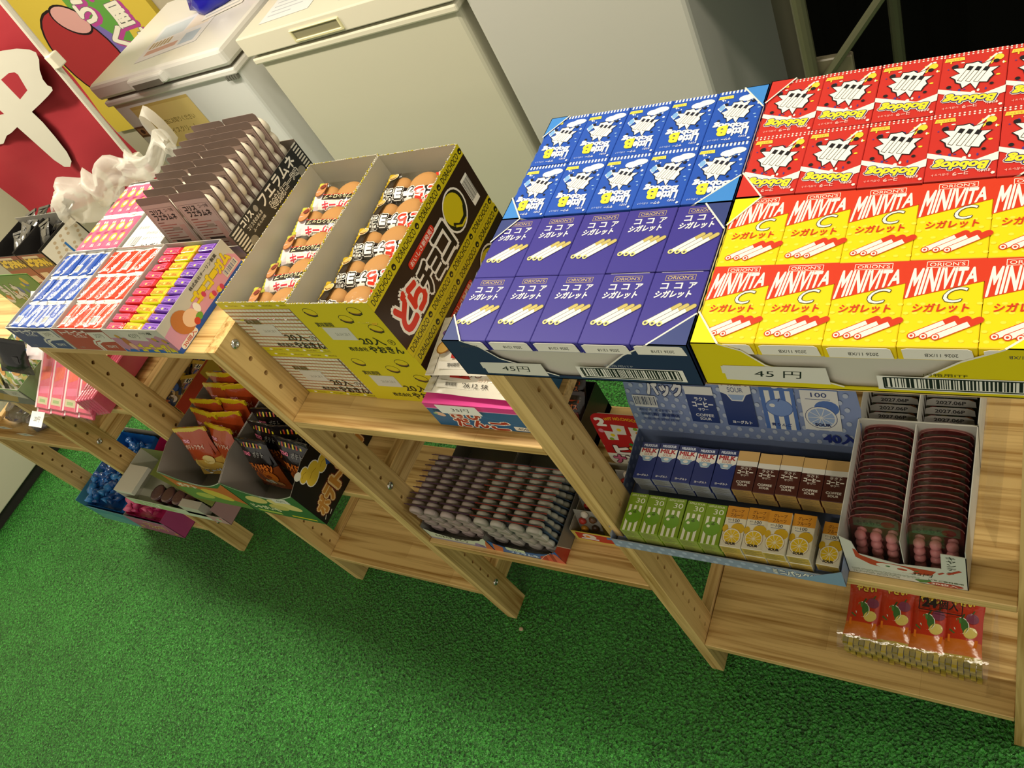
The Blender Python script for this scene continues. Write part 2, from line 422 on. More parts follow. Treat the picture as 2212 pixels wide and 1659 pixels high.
# ================================================================ chest freezers
def freezer(label, x0, x1, y0, y1, zl, body, lidc, handle=None, cx=None):
    t = thing('chest_freezer', label, 'freezer', ((x0 + x1) / 2, y0, 0)); h = (x1 - x0) / 2
    b = MB(); b.box(-h + .012, h - .012, 0.012, y1 - y0, .05, zl - .085, body, bev=.012); b.box(-h + .03, h - .03, .04, y1 - y0 - .03, 0, .06, '#2a2a2a'); b.build('body', ENAMEL, t)
    b = MB(); b.box(-h + .004, h - .004, 0.0, y1 - y0, zl - .095, zl - .072, lidc, bev=.006); b.build('rim', ENAMEL, t)
    b = MB(); b.box(-h + .02, h - .02, 0.016, y1 - y0 - .01, zl - .073, zl - .062, '#6d695c'); b.build('seal', MATTE, t)
    lid = MB(); lid.box(-h, h, -0.004, y1 - y0, zl - .063, zl, lidc, bev=.014 if handle != 'slot' else .004); lo = lid.build('lid', ENAMEL, t)
    if handle == 'grip':
        b = MB(); b.box(-.13, .07, -.022, .012, zl - .05, zl - .012, lidc, bev=.007); b.box(-.11, .05, -.0225, -.02, zl - .051, zl - .03, '#77736a', bev=.0); b.build('handle', ENAMEL, lo)
    if handle == 'slot':
        b = MB(); c = cx
        for (a0, a1, z0, z1) in ((c - .095, c + .095, zl - .022, zl - .017), (c - .095, c + .095, zl - .055, zl - .047), (c - .1, c - .092, zl - .055, zl - .017), (c + .092, c + .1, zl - .055, zl - .017)):
            b.box(a0, a1, -.009, 0, z0, z1, '#e2dcae', bev=.0015)
        b.box(c - .092, c + .092, -.0045, -.0035, zl - .048, zl - .022, '#8f8a6e'); b.build('handle', ENAMEL, lo)
    return t, lo
f1, lid1 = freezer('white chest freezer with a tan notice on its front, next to the red banner', -1.93, -1.165, 1.25, 1.78, .945, '#e4e6e6', '#ebe9e5', 'grip')
f2, lid2 = freezer('cream chest freezer with a recessed lid grip, behind the cake cartons', -1.07, -.262, 1.25, 1.80, .955, '#d2cfbc', '#e6e1ce', 'slot', -.075)
f3, lid3 = freezer('tall plain grey freezer behind the blue candy tray', -.252, .325, 1.25, 1.85, 1.2, '#cdccc6', '#d4d2ca')
b = MB()
for k in range(5): b.box(.37 - .012 * k - .008, .37 - .012 * k, -.0005, .0125, .835, .85, '#6f6f68')
b.build('vent', ENAMEL, f1)
# notice and sticker on the left freezer
p = Pr().rect(0, 0, 345, 190, '#e0c880').rect(0, 178, 345, 190, '#cdb268').text('ご自由にお取りください', (85, 96, 300, 118), '#7c6a34', .01)
p.text('アイスクリーム', (95, 55, 270, 78), '#7c6a34', .01).text('当店からのお願い', (150, 16, 280, 28), '#8d7a42')
o = MB().pr(p, FRONT(-1.83, 1.2612, .635), .0008).build('notice', MATTE); tag(o, 'tan paper notice stuck on the front of the white freezer', 'notice')
p = Pr().rect(0, 0, 62, 46, '#7a5a44').rect(8, 8, 54, 38, '#b98d68').ell(31, 23, 12, 10, '#5b3a30')
o = MB().pr(p, FRONT(-1.905, 1.2612, .70), .0008).build('sticker', MATTE); tag(o, 'small brown square sticker beside the tan notice', 'sticker')
# papers and a wrapped sack on the freezer lids
def sheet(name, label, pts, z, pr_, rot, cat='paper'):
    o = MB().pr(pr_, Frame((pts[0], pts[1], z), (cos(rot), sin(rot), 0), (-sin(rot), cos(rot), 0)), .001).build(name, MATTE); return tag(o, label, cat)
p = Pr().rect(0, 0, 330, 230, '#e4e2e6').rect(20, 120, 180, 210, '#c9d3dc').rect(190, 120, 310, 215, '#e8dcd0').rect(30, 30, 200, 60, '#cfa79a').rect(220, 20, 300, 90, '#b9c6d8')
for k in range(6): p.rect(25 + 20 * k, 70, 38 + 20 * k, 110, '#b8a078')
sheet('menu_sheet', 'laminated price sheet on the lid of the white freezer', (-1.70, 1.32), .945, p, .1)
p = Pr().rect(0, 0, 190, 150, '#ece7df').rect(12, 100, 120, 140, '#d8552e').rect(12, 20, 170, 30, '#bbbbbb').rect(12, 50, 170, 60, '#bbbbbb').ell(150, 115, 22, 18, '#c9b98c')
sheet('leaflet', 'leaflet with an orange heading beside the price sheet', (-1.45, 1.48), .9465, p, .25)
p = Pr().rect(0, 0, 210, 260, '#dfe2e6')
for k in range(9): p.rect(20, 30 + 24 * k, 120 + (k * 37) % 70, 36 + 24 * k, '#b9bec8')
sheet('printed_sheet', 'pale printed sheet taped on the cream freezer lid, nearer the white freezer', (-1.0, 1.30), .955, p, .05)
p = Pr().rect(0, 0, 230, 250, '#d5d9e4')
for k in range(9): p.rect(20, 25 + 24 * k, 130 + (k * 53) % 80, 30 + 24 * k, '#9fa7c0')
sheet('printed_sheet', 'bluish printed sheet taped on the cream freezer lid, above its grip', (-.66, 1.30), .955, p, -.05)
def blob(name, label, cat, c, r, col, amp=.25, m=None, parent=None, seed=0, sub=3, flat=True, cols=None, rot=0):
    bm = bmesh.new(); bmesh.ops.create_icosphere(bm, subdivisions=sub, radius=1.0)
    for v in bm.verts:
        d = 1 + amp * noise.noise(v.co * 1.7 + Vector((seed, 0, 0))) + amp * .5 * noise.noise(v.co * 4.1 + Vector((0, seed, 0)))
        v.co = Vector((v.co.x * r[0] * d, v.co.y * r[1] * d, v.co.z * r[2] * d))
        if flat: v.co.z = max(v.co.z, -r[2] * .55)
    bm.verts.index_update(); mb = MB(); cc, ss = cos(rot), sin(rot); zlo = min(v.co.z for v in bm.verts)
    vs = [Vector((v.co.x * cc - v.co.y * ss, v.co.x * ss + v.co.y * cc, v.co.z - zlo)) for v in bm.verts]
    k = 0
    mb.v = vs
    for f in bm.faces:
        mb.f.append(tuple(v.index for v in f.verts)); mb.m.append(0)
        if cols:
            q = noise.noise(f.calc_center_median() * (3 / max(r)) * .9 + Vector((seed, 3, 1))); mb.c.append(cols[int((q + 1) * 3.3) % len(cols)])
        else: mb.c.append(col)
    bm.free(); o = mb.build(name, m or FOIL, parent, True); o.location = c
    if label: tag(o, label, cat)
    return o
blob('snack_sack', 'crumpled royal blue plastic sack on the white freezer lid', 'bag', (-1.46, 1.62, .948), (.14, .09, .07), '#1a1f9a', .3, seed=3)
blob('snack_sack', 'crumpled purple and pink plastic sack beside the blue one', 'bag', (-1.17, 1.60, .948), (.10, .08, .06), '#4a2a5a', .3, seed=5, cols=['#3a2350', '#8c4a72', '#5a3a68', '#b98aa0'])

# ================================================================ banner, poster, far corner
t = thing('banner', 'red cloth banner with a large white character on a white pole', 'banner', (-1.66, 1.05, .60))
b = MB(); nx, nz = 18, 14
pt = lambda i, j: Vector((.0 - (i / nx) * 1.05 + .10 * j / nz, .012 * sin(i * .9) + .008 * sin(j * 1.1 + i * .4), .02 - .06 * (i / nx) + j / nz * .9))
for i in range(nx):
    for j in range(nz): b.q([pt(i, j), pt(i, j + 1), pt(i + 1, j + 1), pt(i + 1, j)], '#9c3038')
b.build('cloth', CLOTH, t, True)
P1_ = [(-1.84, 1.229), (-1.768, 1.224), (-1.692, 1.215), (-1.637, 1.2), (-1.62, 1.186), (-1.638, 1.164), (-1.683, 1.135), (-1.713, 1.105), (-1.719, 1.083), (-1.707, 1.074), (-1.718, 1.063), (-1.765, 1.051), (-1.848, 1.033), (-1.938, 1.015), (-1.938, 0.969), (-1.953, 0.909), (-1.976, 0.842), (-2.005, 0.802), (-2.048, 0.78), (-2.083, 0.785), (-2.101, 0.822), (-2.104, 0.878), (-2.107, 0.933), (-2.11, 0.977), (-2.181, 0.962), (-2.228, 0.956), (-2.30, 0.93), (-2.40, 0.93), (-2.40, 1.10), (-2.232, 1.06), (-2.194, 1.039), (-2.104, 1.034), (-2.108, 1.085), (-2.06, 1.16), (-1.96, 1.22)]
HL_ = [(-1.925, 1.145), (-1.852, 1.156), (-1.817, 1.153), (-1.811, 1.143), (-1.845, 1.087), (-1.932, 1.066)]
fr = Frame((0, -.022, 0), (1, 0, 0), (0, 0, 1)); q = lambda l: [((x + 1.66) * 1000, (z - .60) * 1000) for x, z in l]
MB().pr(Pr().poly(q(P1_), '#c9c6ba').poly(q(HL_), '#9c3038'), fr).build('white_character', CLOTH, t)
b = MB(); b.tube([(.01, -.03, .11), (.135, -.03, .80)], .011, '#e6e0d2', 10); b.tube([(-.045, -.03, -.25), (.01, -.03, .11)], .013, '#e6e0d2', 10); b.build('pole', ENAMEL, t)
for z in (.16, .55): b = MB(); b.box(.018 + z * .17 - .02, .018 + z * .17 + .014, -.046, -.012, z - .022, z + .022, '#e9e2cf', bev=.004); b.build('pole_clip', ENAMEL, t)
p = Pr().rect(0, 0, 980, 900, '#d8c04a').poly([(420, 0), (600, 0), (860, 900), (500, 900)], '#63a348').poly([(700, 0), (800, 0), (930, 300), (930, 620)], '#d8c04a')
p.poly([(250, 150), (690, 120), (660, 400), (560, 540), (400, 640), (250, 420)], '#7b6bb8').ell(320, 400, 240, 260, '#1d1014', 28).ell(320, 400, 228, 248, '#a83036', 28)
p.ell(420, 585, 120, 75, '#1d1014', 24, -25).ell(420, 585, 109, 65, '#dba6a4', 24, -25)
for i, (ch, x, y) in enumerate((('ら', 505, 545), ('く', 585, 385), ('。', 640, 280), ('た', 640, 640), ('屋', 700, 480), ('ち', 775, 345), ('ん', 850, 230))):
    p.text(ch, (x + 16, y - 10, x + 126, y + 100), '#b8489a', .05, out=('#b8489a', .05)); p.text(ch, (x, y, x + 110, y + 110), '#f2eee2', .04, out=('#6d6d68', .02))
o = MB().box(-3.22, -2.24, 1.925, 1.9495, .38, 1.28, '#d8c04a').pr(p, FRONT(-3.22, 1.925, .38)).build('poster', MATTE); tag(o, 'yellow and green poster with white lettering on the back wall', 'poster')
# white cabinet at the far left end
t = thing('white_cabinet', 'low white cabinet with a dark plinth standing at the far end', 'cabinet', (-2.7, .2, 0))
b = MB(); b.box(-.3, .3, -.55, .5, .045, .46, '#c9c5b4', bev=.004); b.build('body', ENAMEL, t)
b = MB(); b.box(-.29, .285, -.54, .49, 0, .045, '#2b2a28'); b.build('plinth', MATTE, t)
# dark folding table in the right-hand corner
t = thing('folding_table', 'folding table with olive steel legs in the dark corner right of the freezers', 'table', (1.2, 1.6, 0))
b = MB(); b.box(-.78, 1.3, -.42, .25, .93, .96, '#1c1c18'); b.build('table_top', MATTE, t)
for x in (-.66, 1.1):
    b = MB(); b.tube([(x, -.30, 0), (x, -.30, .93)], .016, '#5a5b44', 10); b.build('leg', ENAMEL, t)
    b = MB(); b.tube([(x + .12, .1, 0), (x + .12, .1, .93)], .016, '#5a5b44', 10); b.build('leg', ENAMEL, t)
    b = MB(); b.tube([(x, -.30, .42), (x + .38, -.28, .90)], .011, '#5a5b44', 8); b.build('brace', ENAMEL, t)
    b = MB(); b.box(x - .02, x + .09, -.29, -.27, .40, .50, '#77705a', bev=.003); b.build('hinge_plate', ENAMEL, t)
t = thing('shade_backdrop', 'added black sheet standing in for the deep shade behind the folding table', 'cloth', (1.2, 1.9, 0))  # added sheet: the unlit space behind the legs put into its black colour
b = MB()
for k in range(40):
    x0, x1 = -.84 + k * .056, -.84 + (k + 1) * .056; y = lambda i: .02 * sin(i * 1.3)
    b.q([(x0, y(k), 0), (x1, y(k + 1), 0), (x1, y(k + 1), .93), (x0, y(k), .93)], '#10100d')
for k in range(12):
    y0, y1 = -.38 + k * .033, -.38 + (k + 1) * .033
b.build('dark_sheet', CLOTH, t)

# ================================================================ cigarette-candy packs in open display trays
PX, PY, PZ = 57.0, 87.5, 17.0
def sticks(p, x, y, dx, dy, n, sp, wd, body, edge, tip, core):
    for i in range(n):
        a = Vector((x + sp * i, y - .6 * i)); d = Vector((dx, dy)); b_ = a + d
        p.line([a - d * .0, b_], wd + 1.3, edge).ell(b_.x, b_.y, (wd + 1.3) / 2, (wd + 1.3) / 2, edge, 12)
        p.line([a + d * .75, b_], wd, tip).ell(b_.x, b_.y, wd / 2, wd / 2, tip, 12)
        p.line([a, a + d * .76], wd, body)
        p.ell(a.x, a.y, (wd + 1.3) / 2, (wd + 1.3) / 2, edge, 12).ell(a.x, a.y, wd * .46, wd * .46, body, 12).ell(a.x, a.y, wd * .24, wd * .24, core, 10)
def face_cocoa():
    p = Pr().frame(14, 76.5, 45, 83, .5, '#b8a468').text("ORION'S", (16, 77.8, 43, 81.8), '#cdb777', .0)
    for i, c in enumerate('ココア'): p.text(c, (12 + 14.5 * i, 66, 19.5 + 14.5 * i, 73), '#f4f2ee', .03)
    p.text('シガレット', (8.5, 55, 46, 63.5), '#f4f2ee', .045, .25)
    sticks(p, 9, 25, 29, 21, 3, 7.5, 4.6, '#efede6', '#55536a', '#c2b268', '#55536a')
    for i in range(3): p.ell(9 + 7.5 * i, 25 - .6 * i, 3.0, 3.0, '#e3d98e', 12).ell(9 + 7.5 * i, 25 - .6 * i, 1.5, 1.5, '#55536a', 10)
    return p
def face_vita():
    p = Pr()
    for i in range(6):
        for j in range(5): p.ell(5 + 10 * i + (j % 2) * 5, 6 + 9 * j, 2.2, 1.5, '#f7e045', 8)
    sl = lambda x: 47 + (x / 57) * 17
    p.poly([(0, sl(0)), (57, sl(57)), (57, 87.5), (0, 87.5)], '#d23a22')
    p.frame(14, 79.5, 44, 85.5, .5, '#f6efe4').text("ORION'S", (16, 80.6, 42, 84.4), '#f6efe4')
    wf = lambda x, y: (x + (y - 1) * .22, sl(x) + 1.2 + (y / 1.0) * (77.5 - sl(x) - 1.2))
    p.text('MINIVITA', (1.5, 0, 51, 1), '#fbf6ea', .035, 0, warp=lambda x, y: (x + (y * (76 - sl(x))) * .12, sl(x) + 1.5 + y * (76.5 - sl(x))))
    p.text('C', (29, 43, 46, 58), '#fbf6ea', -.005, .35, out=('#3a3226', .035))
    p.text('シガレット', (8, 33.5, 48, 42), '#cf3a22', .03, .15)
    sticks(p, 10, 10.5, 29, 16.5, 3, 8.5, 5.0, '#fbf4e4', '#cf3a22', '#cf3a22', '#cf3a22')
    return p
def puff(p, cx, cy, k, dark):
    """plain festive burst: a white star splash with three candy sticks laid across it and ink dots around"""
    def star(r0, r1, col):
        pts = []
        for i in range(22):
            r = (r0 if i % 2 == 0 else r1) * (1 + .14 * sin(i * 2.3)); t = 2 * pi * i / 22; pts.append((cx + r * k * cos(t), cy + r * k * sin(t)))
        p.poly(pts, col)
    star(21, 15.5, dark); star(19.4, 14.2, '#f5f3ee')
    for (x, y) in ((-7, 2), (0, 0), (7, -2)):
        d = Vector((.42, .9)) * 11 * k; c = Vector((cx + x * k, cy + y * k)); p.line([c - d, c + d], 4.6 * k, dark).line([c - d * .94, c + d * .94], 3.4 * k, '#fbf8ee').line([c - d * .94, c - d * .45], 3.4 * k, dark)
    for (x, y, r) in ((-18, -15, 2.6), (17, -14, 3.0), (-16, 17, 1.8), (20, 15, 2.2)): p.ell(cx + x * k, cy + y * k, r * k, r * k, dark, 12)
def face_cola():
    p = Pr(); B = '#c7302a'
    for i in range(14):
        for j in range(2): p.ell(2 + 4.1 * i, 2.0 + 3 * j, 1.0, 1.0, '#f3e9e2', 7)
    r = random.Random(4)
    for k in range(22): p.ell(r.uniform(3, 54), r.uniform(9, 62), r.choice((.8, 1.2, 1.9)), r.choice((.8, 1.2, 1.9)), r.choice(('#f4efe8', '#f0d23c', '#4a3a8a', '#f4efe8')), 8)
    p.line([(6, 12), (15, 24)], 2.2, '#f0d23c').line([(10, 10), (19, 22)], 2.2, '#f6f2e0').ell(8, 16, 4.2, 4.2, '#f0d23c', 12)
    p.poly([(38, 8), (54, 8), (55, 13), (37, 13)], '#f0cf4a').text('ごあたり一つ', (39, 9, 53, 12.3), '#a23a22')
    puff(p, 28, 36, 1.0, '#1d1b22')
    p.poly([(0, 58), (18, 66), (57, 52), (57, 58), (20, 74), (0, 68)], '#f4efe8')
    wf = lambda x, y: (x, y + (x - 28) * -.10 + 4)
    p.text('Bobdog', (7, 60, 51, 72), '#f4df35', .05, .3, out=[('#f4efe8', .13), ('#2b2a7a', .075)], warp=wf)
    p.text('コーラ', (22, 80, 34, 83.5), '#f4e8e2', .02).text('シガレット', (37, 80, 51, 83), '#f0dcd6').text('オリオン', (5, 78.5, 15, 82), '#f4e8e2', .03).ell(3, 84, 1.8, 1.8, '#f4e8e2', 5)
    q = Pr(); q.add(p, lambda x, y: (57 - x, 87.5 - y)); return q
def face_sour():
    p = Pr()
    for i in range(12): p.rect(3 + 4.4 * i, .8, 5.2 + 4.4 * i, 5.5, '#eef0f2')
    r = random.Random(9)
    for k in range(26): p.ell(r.uniform(3, 54), r.uniform(9, 62), r.choice((.8, 1.2, 1.7)), r.choice((.8, 1.2, 1.7)), r.choice(('#eef2f6', '#9cc4ee', '#eef2f6')), 8)
    p.ell(12, 14, 10, 5, '#d8e4f0', 12).ell(22, 17, 8, 5, '#eef2f6', 12).line([(4, 13), (20, 22)], 2, '#f6f6f2')
    p.poly([(38, 9), (54, 9), (55, 14), (37, 14)], '#efd95a').text('ごあたり一つ', (39, 10, 53, 13.3), '#7a5a22')
    puff(p, 28, 37, .9, '#1b2036')
    p.poly([(46, 22), (52, 30), (47, 36), (42, 29)], '#dfe9f4').ell(47, 29, 3.5, 5, '#7fb0e6', 10)
    p.text('Little', (8, 66, 31, 77), '#f4f6f6', .05).text('Bobdog', (10, 55, 50, 65), '#f4f6f6', .05, .1, warp=lambda x, y: (x, y - (x - 28) * .12)).text('B', (33, 61, 43, 75), '#f2dd3e', .06)
    p.text('サワー', (24, 80.5, 35, 84), '#f0f4f8', .02).text('シガレット', (38, 80.5, 51, 83.6), '#dce8f6').text('オリオン', (7, 79, 16, 82.4), '#f0f4f8', .03).ell(4, 84.5, 1.7, 1.7, '#f4f4f4', 5)
    q = Pr(); q.add(p, lambda x, y: (57 - x, 87.5 - y)); return q
def pack(label, body, face, side, date):
    t = thing('candy_packet', label, 'candy box', group=None)
    b = MB(); b.box(.0003, .0559, .0003, .0906, 0, .017, body, bev=.0007); b.build('carton', CARD, t)
    b = MB().pr(Pr().add(face, lambda x, y: (x * .986, y * 1.038)), TOP(0, 0, .017)); b.build('face_print', CARD, t)
    if date:
        b = MB(); b.prism([(5, 3), (54, 3), (52, 14.5), (49.5, 16.2), (7.5, 16.2), (3.8, 14.5)], FRONT(0, -.0012, 0), .0004, '#e9e6dc')
        b.pr(Pr().text(date, (20, 6.5, 43, 10.5), '#4c4a48', 0, rot=180), FRONT(0, -.0012, 0), .0002); b.build('end_flap', CARD, t)
    return t
def outline_wall(b, fr, pts, col, t=.0008): b.prism(pts, fr, t, col)
def display_tray(label, loc, W_, D_, H_, col, topcol, front_print=None, back_vis=True, yaw=0):
    t = thing('display_tray', label, 'tray', loc, (0, 0, yaw)); w1, d1, h1 = W_ * 1000, D_ * 1000, H_ * 1000; e = '#e9e5da'
    b = MB(); b.box(0, W_, 0, D_, 0, .0012, col); b.build('bottom', CARD, t)
    b = MB(); pts = [(0, 0), (w1, 0), (w1, h1), (w1 - 40, h1), (w1 - 70, h1 * .72), (w1 * .585, 5), (w1 * .44, 5), (w1 * .22, h1 * .52), (45, h1 * .85), (26, h1), (0, h1)]
    b.prism(pts, FRONT(0, 0, 0), .0010, col)
    b.prism([(x, y) for x, y in pts[2:-1]] + [(24, h1 + 1.0), (45, h1 * .85 + 1.6), (w1 * .22, h1 * .52 + 2), (w1 * .44, 7), (w1 * .585, 7), (w1 - 70, h1 * .72 + 2)][::-1][::-1], FRONT(0, -.0001, 0), .0006, e) if False else None
    ln = Pr().line([(w1 - 40, h1 - .5), (w1 - 70, h1 * .72), (w1 * .585, 5)], 1.8, e).line([(w1 * .44, 5), (w1 * .22, h1 * .52), (45, h1 * .85), (26, h1 - .5)], 1.8, e)
    b.pr(ln, FRONT(0, 0, 0)); b.build('front_wall', CARD, t)
    for nm, fr in (('left_wall', RSIDE(0.001, 0, 0)), ('right_wall', RSIDE(W_, 0, 0))):
        b = MB(); pts = [(0, 0), (d1, 0), (d1, h1), (d1 - 33, h1)]
        n = 14; pts += [(d1 - 36 - (d1 - 76) * i / n, h1 - 2.2 - (1.4 if i % 2 else 0)) for i in range(n + 1)]
        pts += [(36, h1), (0, h1)]
        b.prism(pts, fr, .001, col)
        b.q([fr(36, h1 - .3, .0003), fr(d1 - 36, h1 - .3, .0003), fr(d1 - 36, h1 - 2.4, .0003), fr(36, h1 - 2.4, .0003)][::-1] if nm == 'right_wall' else [fr(36, h1 - 2.4, .0002), fr(d1 - 36, h1 - 2.4, .0002), fr(d1 - 36, h1 - 4, .0002), fr(36, h1 - 4, .0002)], e)
        b.build(nm, CARD, t)
    b = MB(); n = 30; pts = [(0, 0), (w1, 0), (w1, h1), (w1 - 26, h1)] + [(w1 - 30 - (w1 - 60) * i / n, h1 - 3.5 - (1.2 if i % 2 else 0)) for i in range(n + 1)] + [(26, h1), (0, h1)]
    b.prism(pts, FRONT(0, D_ - .001, 0), .001, '#a59b86'); b.build('back_wall', CARD, t)
    for nm, pts in (('corner_flap', [(0, 0), (26, 0), (0, 37)]), ('corner_flap', [(w1, 0), (w1, 38), (w1 - 40, 0)]), ('corner_flap', [(0, d1), (0, d1 - 37), (27, d1)]), ('corner_flap', [(w1, d1), (w1 - 28, d1), (w1, d1 - 38)])):
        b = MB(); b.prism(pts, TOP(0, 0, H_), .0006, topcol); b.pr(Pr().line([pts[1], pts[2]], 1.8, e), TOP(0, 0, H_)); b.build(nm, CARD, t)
    b = MB(); b.box(.004, W_ - .004, .004, D_ - .004, .0013, H_ - .020, '#c4c0b4'); b.build('inner_card', CARD, t)
    if front_print: MB().pr(front_print, FRONT(0, 0, 0), .0004).build('front_print', CARD, t)
    return t
TZ = 1.0622; TH = .0626; TW = .2832; TD = .1842
def itf(p, w1, bar):
    p.text('内箱用ITF', (w1 - 101, 25.5, w1 - 70, 29.5), '#9aa0ac' if bar else '#4a4418')
    p.barcode(w1 - 136, 5, w1 - 24 + 4, 24, '#e6e4dc', '#16161c', 5, 34).frame(w1 - 131, 7, w1 - 25, 22, 1.4, '#16161c'); return p
def price(p, x, y, w_, h_, s, col='#d8d6cc'):
    p.poly([(x, y + 1), (x + w_, y), (x + w_ - 1, y + h_), (x + 1, y + h_ - 1)], col).poly([(x - 2, y + h_ * .45), (x + 2, y + h_ * .42), (x + 3, y + h_ * .9), (x - 1, y + h_ * .92)], col)
    p.text(s, (x + w_ * .3, y + h_ * .28, x + w_ * .76, y + h_ * .72), '#17171c', .0, .12); return p
trays = [  # flaps get a lighter copy of the wall colour, overhead light painted in
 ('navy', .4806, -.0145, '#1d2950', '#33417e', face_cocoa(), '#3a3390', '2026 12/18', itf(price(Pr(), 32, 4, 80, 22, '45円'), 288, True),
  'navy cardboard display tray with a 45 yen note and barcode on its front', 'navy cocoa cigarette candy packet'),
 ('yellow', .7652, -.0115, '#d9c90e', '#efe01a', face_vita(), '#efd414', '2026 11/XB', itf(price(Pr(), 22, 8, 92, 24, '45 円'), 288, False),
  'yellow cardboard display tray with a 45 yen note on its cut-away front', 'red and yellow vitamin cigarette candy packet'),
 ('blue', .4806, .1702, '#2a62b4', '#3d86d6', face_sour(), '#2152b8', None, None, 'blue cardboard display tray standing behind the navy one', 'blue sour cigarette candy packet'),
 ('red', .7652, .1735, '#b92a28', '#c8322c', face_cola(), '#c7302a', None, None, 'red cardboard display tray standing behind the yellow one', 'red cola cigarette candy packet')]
for nm, x, y, c, tc_, fp, body, date, fprint, lab, plab in trays:
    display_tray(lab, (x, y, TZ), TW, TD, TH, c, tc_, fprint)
    pro = Proto(pack(plab, body, fp, None, date)); pro.r['group'] = nm + ' tray packets'
    for j in range(2):
        for i in range(5):
            jit = random.uniform(-.0006, .0006)
            pro.at((x + .0016 + i * .05598, y + .0014 + j * .0912 + jit + .0002, TZ + TH - .0182), (0, 0, random.uniform(-.004, .004)),
                   '%s, %s from left, %s row of %s tray' % (plab, ORD[i], ('front', 'rear')[j], nm))

# ================================================================ cake cartons on the upper bridging shelf
BW, BD, BH = .1545, .300, .1155
def dorayaki(p, x, y, k, rot=0, c='#1c1a10', fill=None):
    """plain filled pancake drawn in outline"""
    q = Pr(); q.ell(0, 1.5, 13, 9, c, 20).ell(0, 1.5, 12, 8, fill or '#d5c414', 20).line([(-11, -1), (-4, -4.5), (5, -4.2), (11.5, -.5)], 2.2, c).line([(-12, -3), (-5, -7.6), (5, -7.4), (12.5, -2.4)], 1.2, c)
    q.ell(0, -3.2, 9.5, 3.4, c, 16).ell(0, -2.4, 9.5, 2.6, '#8a5a2a', 16).ell(0, 3.0, 11, 6, fill or '#d5c414', 18)
    a = radians(rot); p.add(q, lambda u, v: (x + (u * cos(a) - v * sin(a)) * k, y + (u * sin(a) + v * cos(a)) * k))
def cake_front(kind):
    p = Pr(); w1, h1 = BW * 1000, BH * 1000
    if kind == 'grid':
        p.rect(0, 0, w1, h1, '#d9d5c4')
        for k in range(19): p.line([(2 + 8.2 * k, 9), (2 + 8.2 * k, h1 - 14)], 1.0, '#c3c65e')
        for k in range(12): p.line([(0, 11 + 8.2 * k), (w1, 11 + 8.2 * k)], 2.0, '#a5602e')
        p.rect(0, h1 - 14, w1, h1, '#cfc41a').rect(0, 0, w1, 9, '#cfc41a')
        for k in range(4):
            for y in (h1 - 7, 4): p.ell(18 + 38 * k, y, 3.4, 2, '#f0ece0', 8).text('HotCake', (24 + 38 * k, y - 1.6, 44 + 38 * k, y + 1.6), '#7c5a20', .01, res=1)
        p.line([(w1 - 5, 9), (w1 - 5, h1 - 14)], 3.0, '#6b6250')
    else:
        p.rect(0, 0, w1, h1, '#d2c316')
        for x, y, r in ((34, 96, 20), (92, 82, 12), (120, 98, 8), (132, 62, 16)): dorayaki(p, x, y, .95, -r)
    p.text('賞味期限', (24, 66, 58, 76), '#57511f', .02).rect(30, 37, 80, 65, '#cfcdc0').text('26.04.28 F', (46, 47, 74, 53), '#7d7b72', 0, spacing=1.1)
    p.text('20入', (82, 27, 126, 44), '#1b190f', .02).ell(139, 34, 6, 6, '#1b190f', 16).ell(139, 34, 5, 5, '#d2c316' if kind != 'grid' else '#d9d5c4', 16).text('手', (135.5, 30.5, 142.5, 37.5), '#1b190f', .02)
    p.text('株式会社', (46, 12, 82, 21), '#2a2714', .02).text('やおきん', (86, 9, 147, 24), '#1b190f', .035)
    return p
def cake_side():
    p = Pr(); w1, h1 = BD * 1000, BH * 1000
    p.rect(0, 0, w1, h1, '#2f1a12').rect(0, h1 - 18, w1, h1, '#d2c316').rect(0, 0, w1, 17, '#d2c316')
    for k in range(4):
        for y in (h1 - 14, 4): p.text('DORACHOCO', (6 + 75 * k, y, 62 + 75 * k, y + 9.5), '#1b190f', .012).ell(70 + 75 * k, y + 4.7, 4.6, 4.6, '#1b190f', 14).ell(70 + 75 * k, y + 3.6, 2.2, 1.4, '#d2c316', 10)
    o = [('#2f1a12', .10), ('#f3efe6', .085)]
    p.text('ど', (22, 26, 58, 72), '#d8321f', .06, out=('#f3efe6', .09)).text('ら', (56, 28, 88, 68), '#d8321f', .06, out=('#f3efe6', .09))
    p.text('チ', (90, 26, 122, 66), '#20120d', .05, out=('#f3efe6', .075)).text('ョ', (122, 26, 148, 58), '#20120d', .05, out=('#f3efe6', .075)).text('コ', (150, 28, 188, 72), '#20120d', .03, out=('#f3efe6', .08))
    p.rrect(90, 76, 168, 88, 5, '#d8321f').text('おいしさ新発見！', (95, 78, 164, 86), '#f6efe4', .01)
    p.ell(222, 60, 30, 33, '#f3efe6', 24, -30).ell(222, 60, 27, 30, '#201a0c', 24, -30).ell(220, 64, 24, 24, '#d2c316', 24, -30).line([(204, 50), (214, 40), (232, 40), (242, 52)], 4.5, '#201a0c').line([(206, 44), (218, 34), (234, 35)], 3.5, '#d2c316')
    p.barcode(262, 30, 282, 78, '#f0eee6', '#16161c', 8, 16); return p
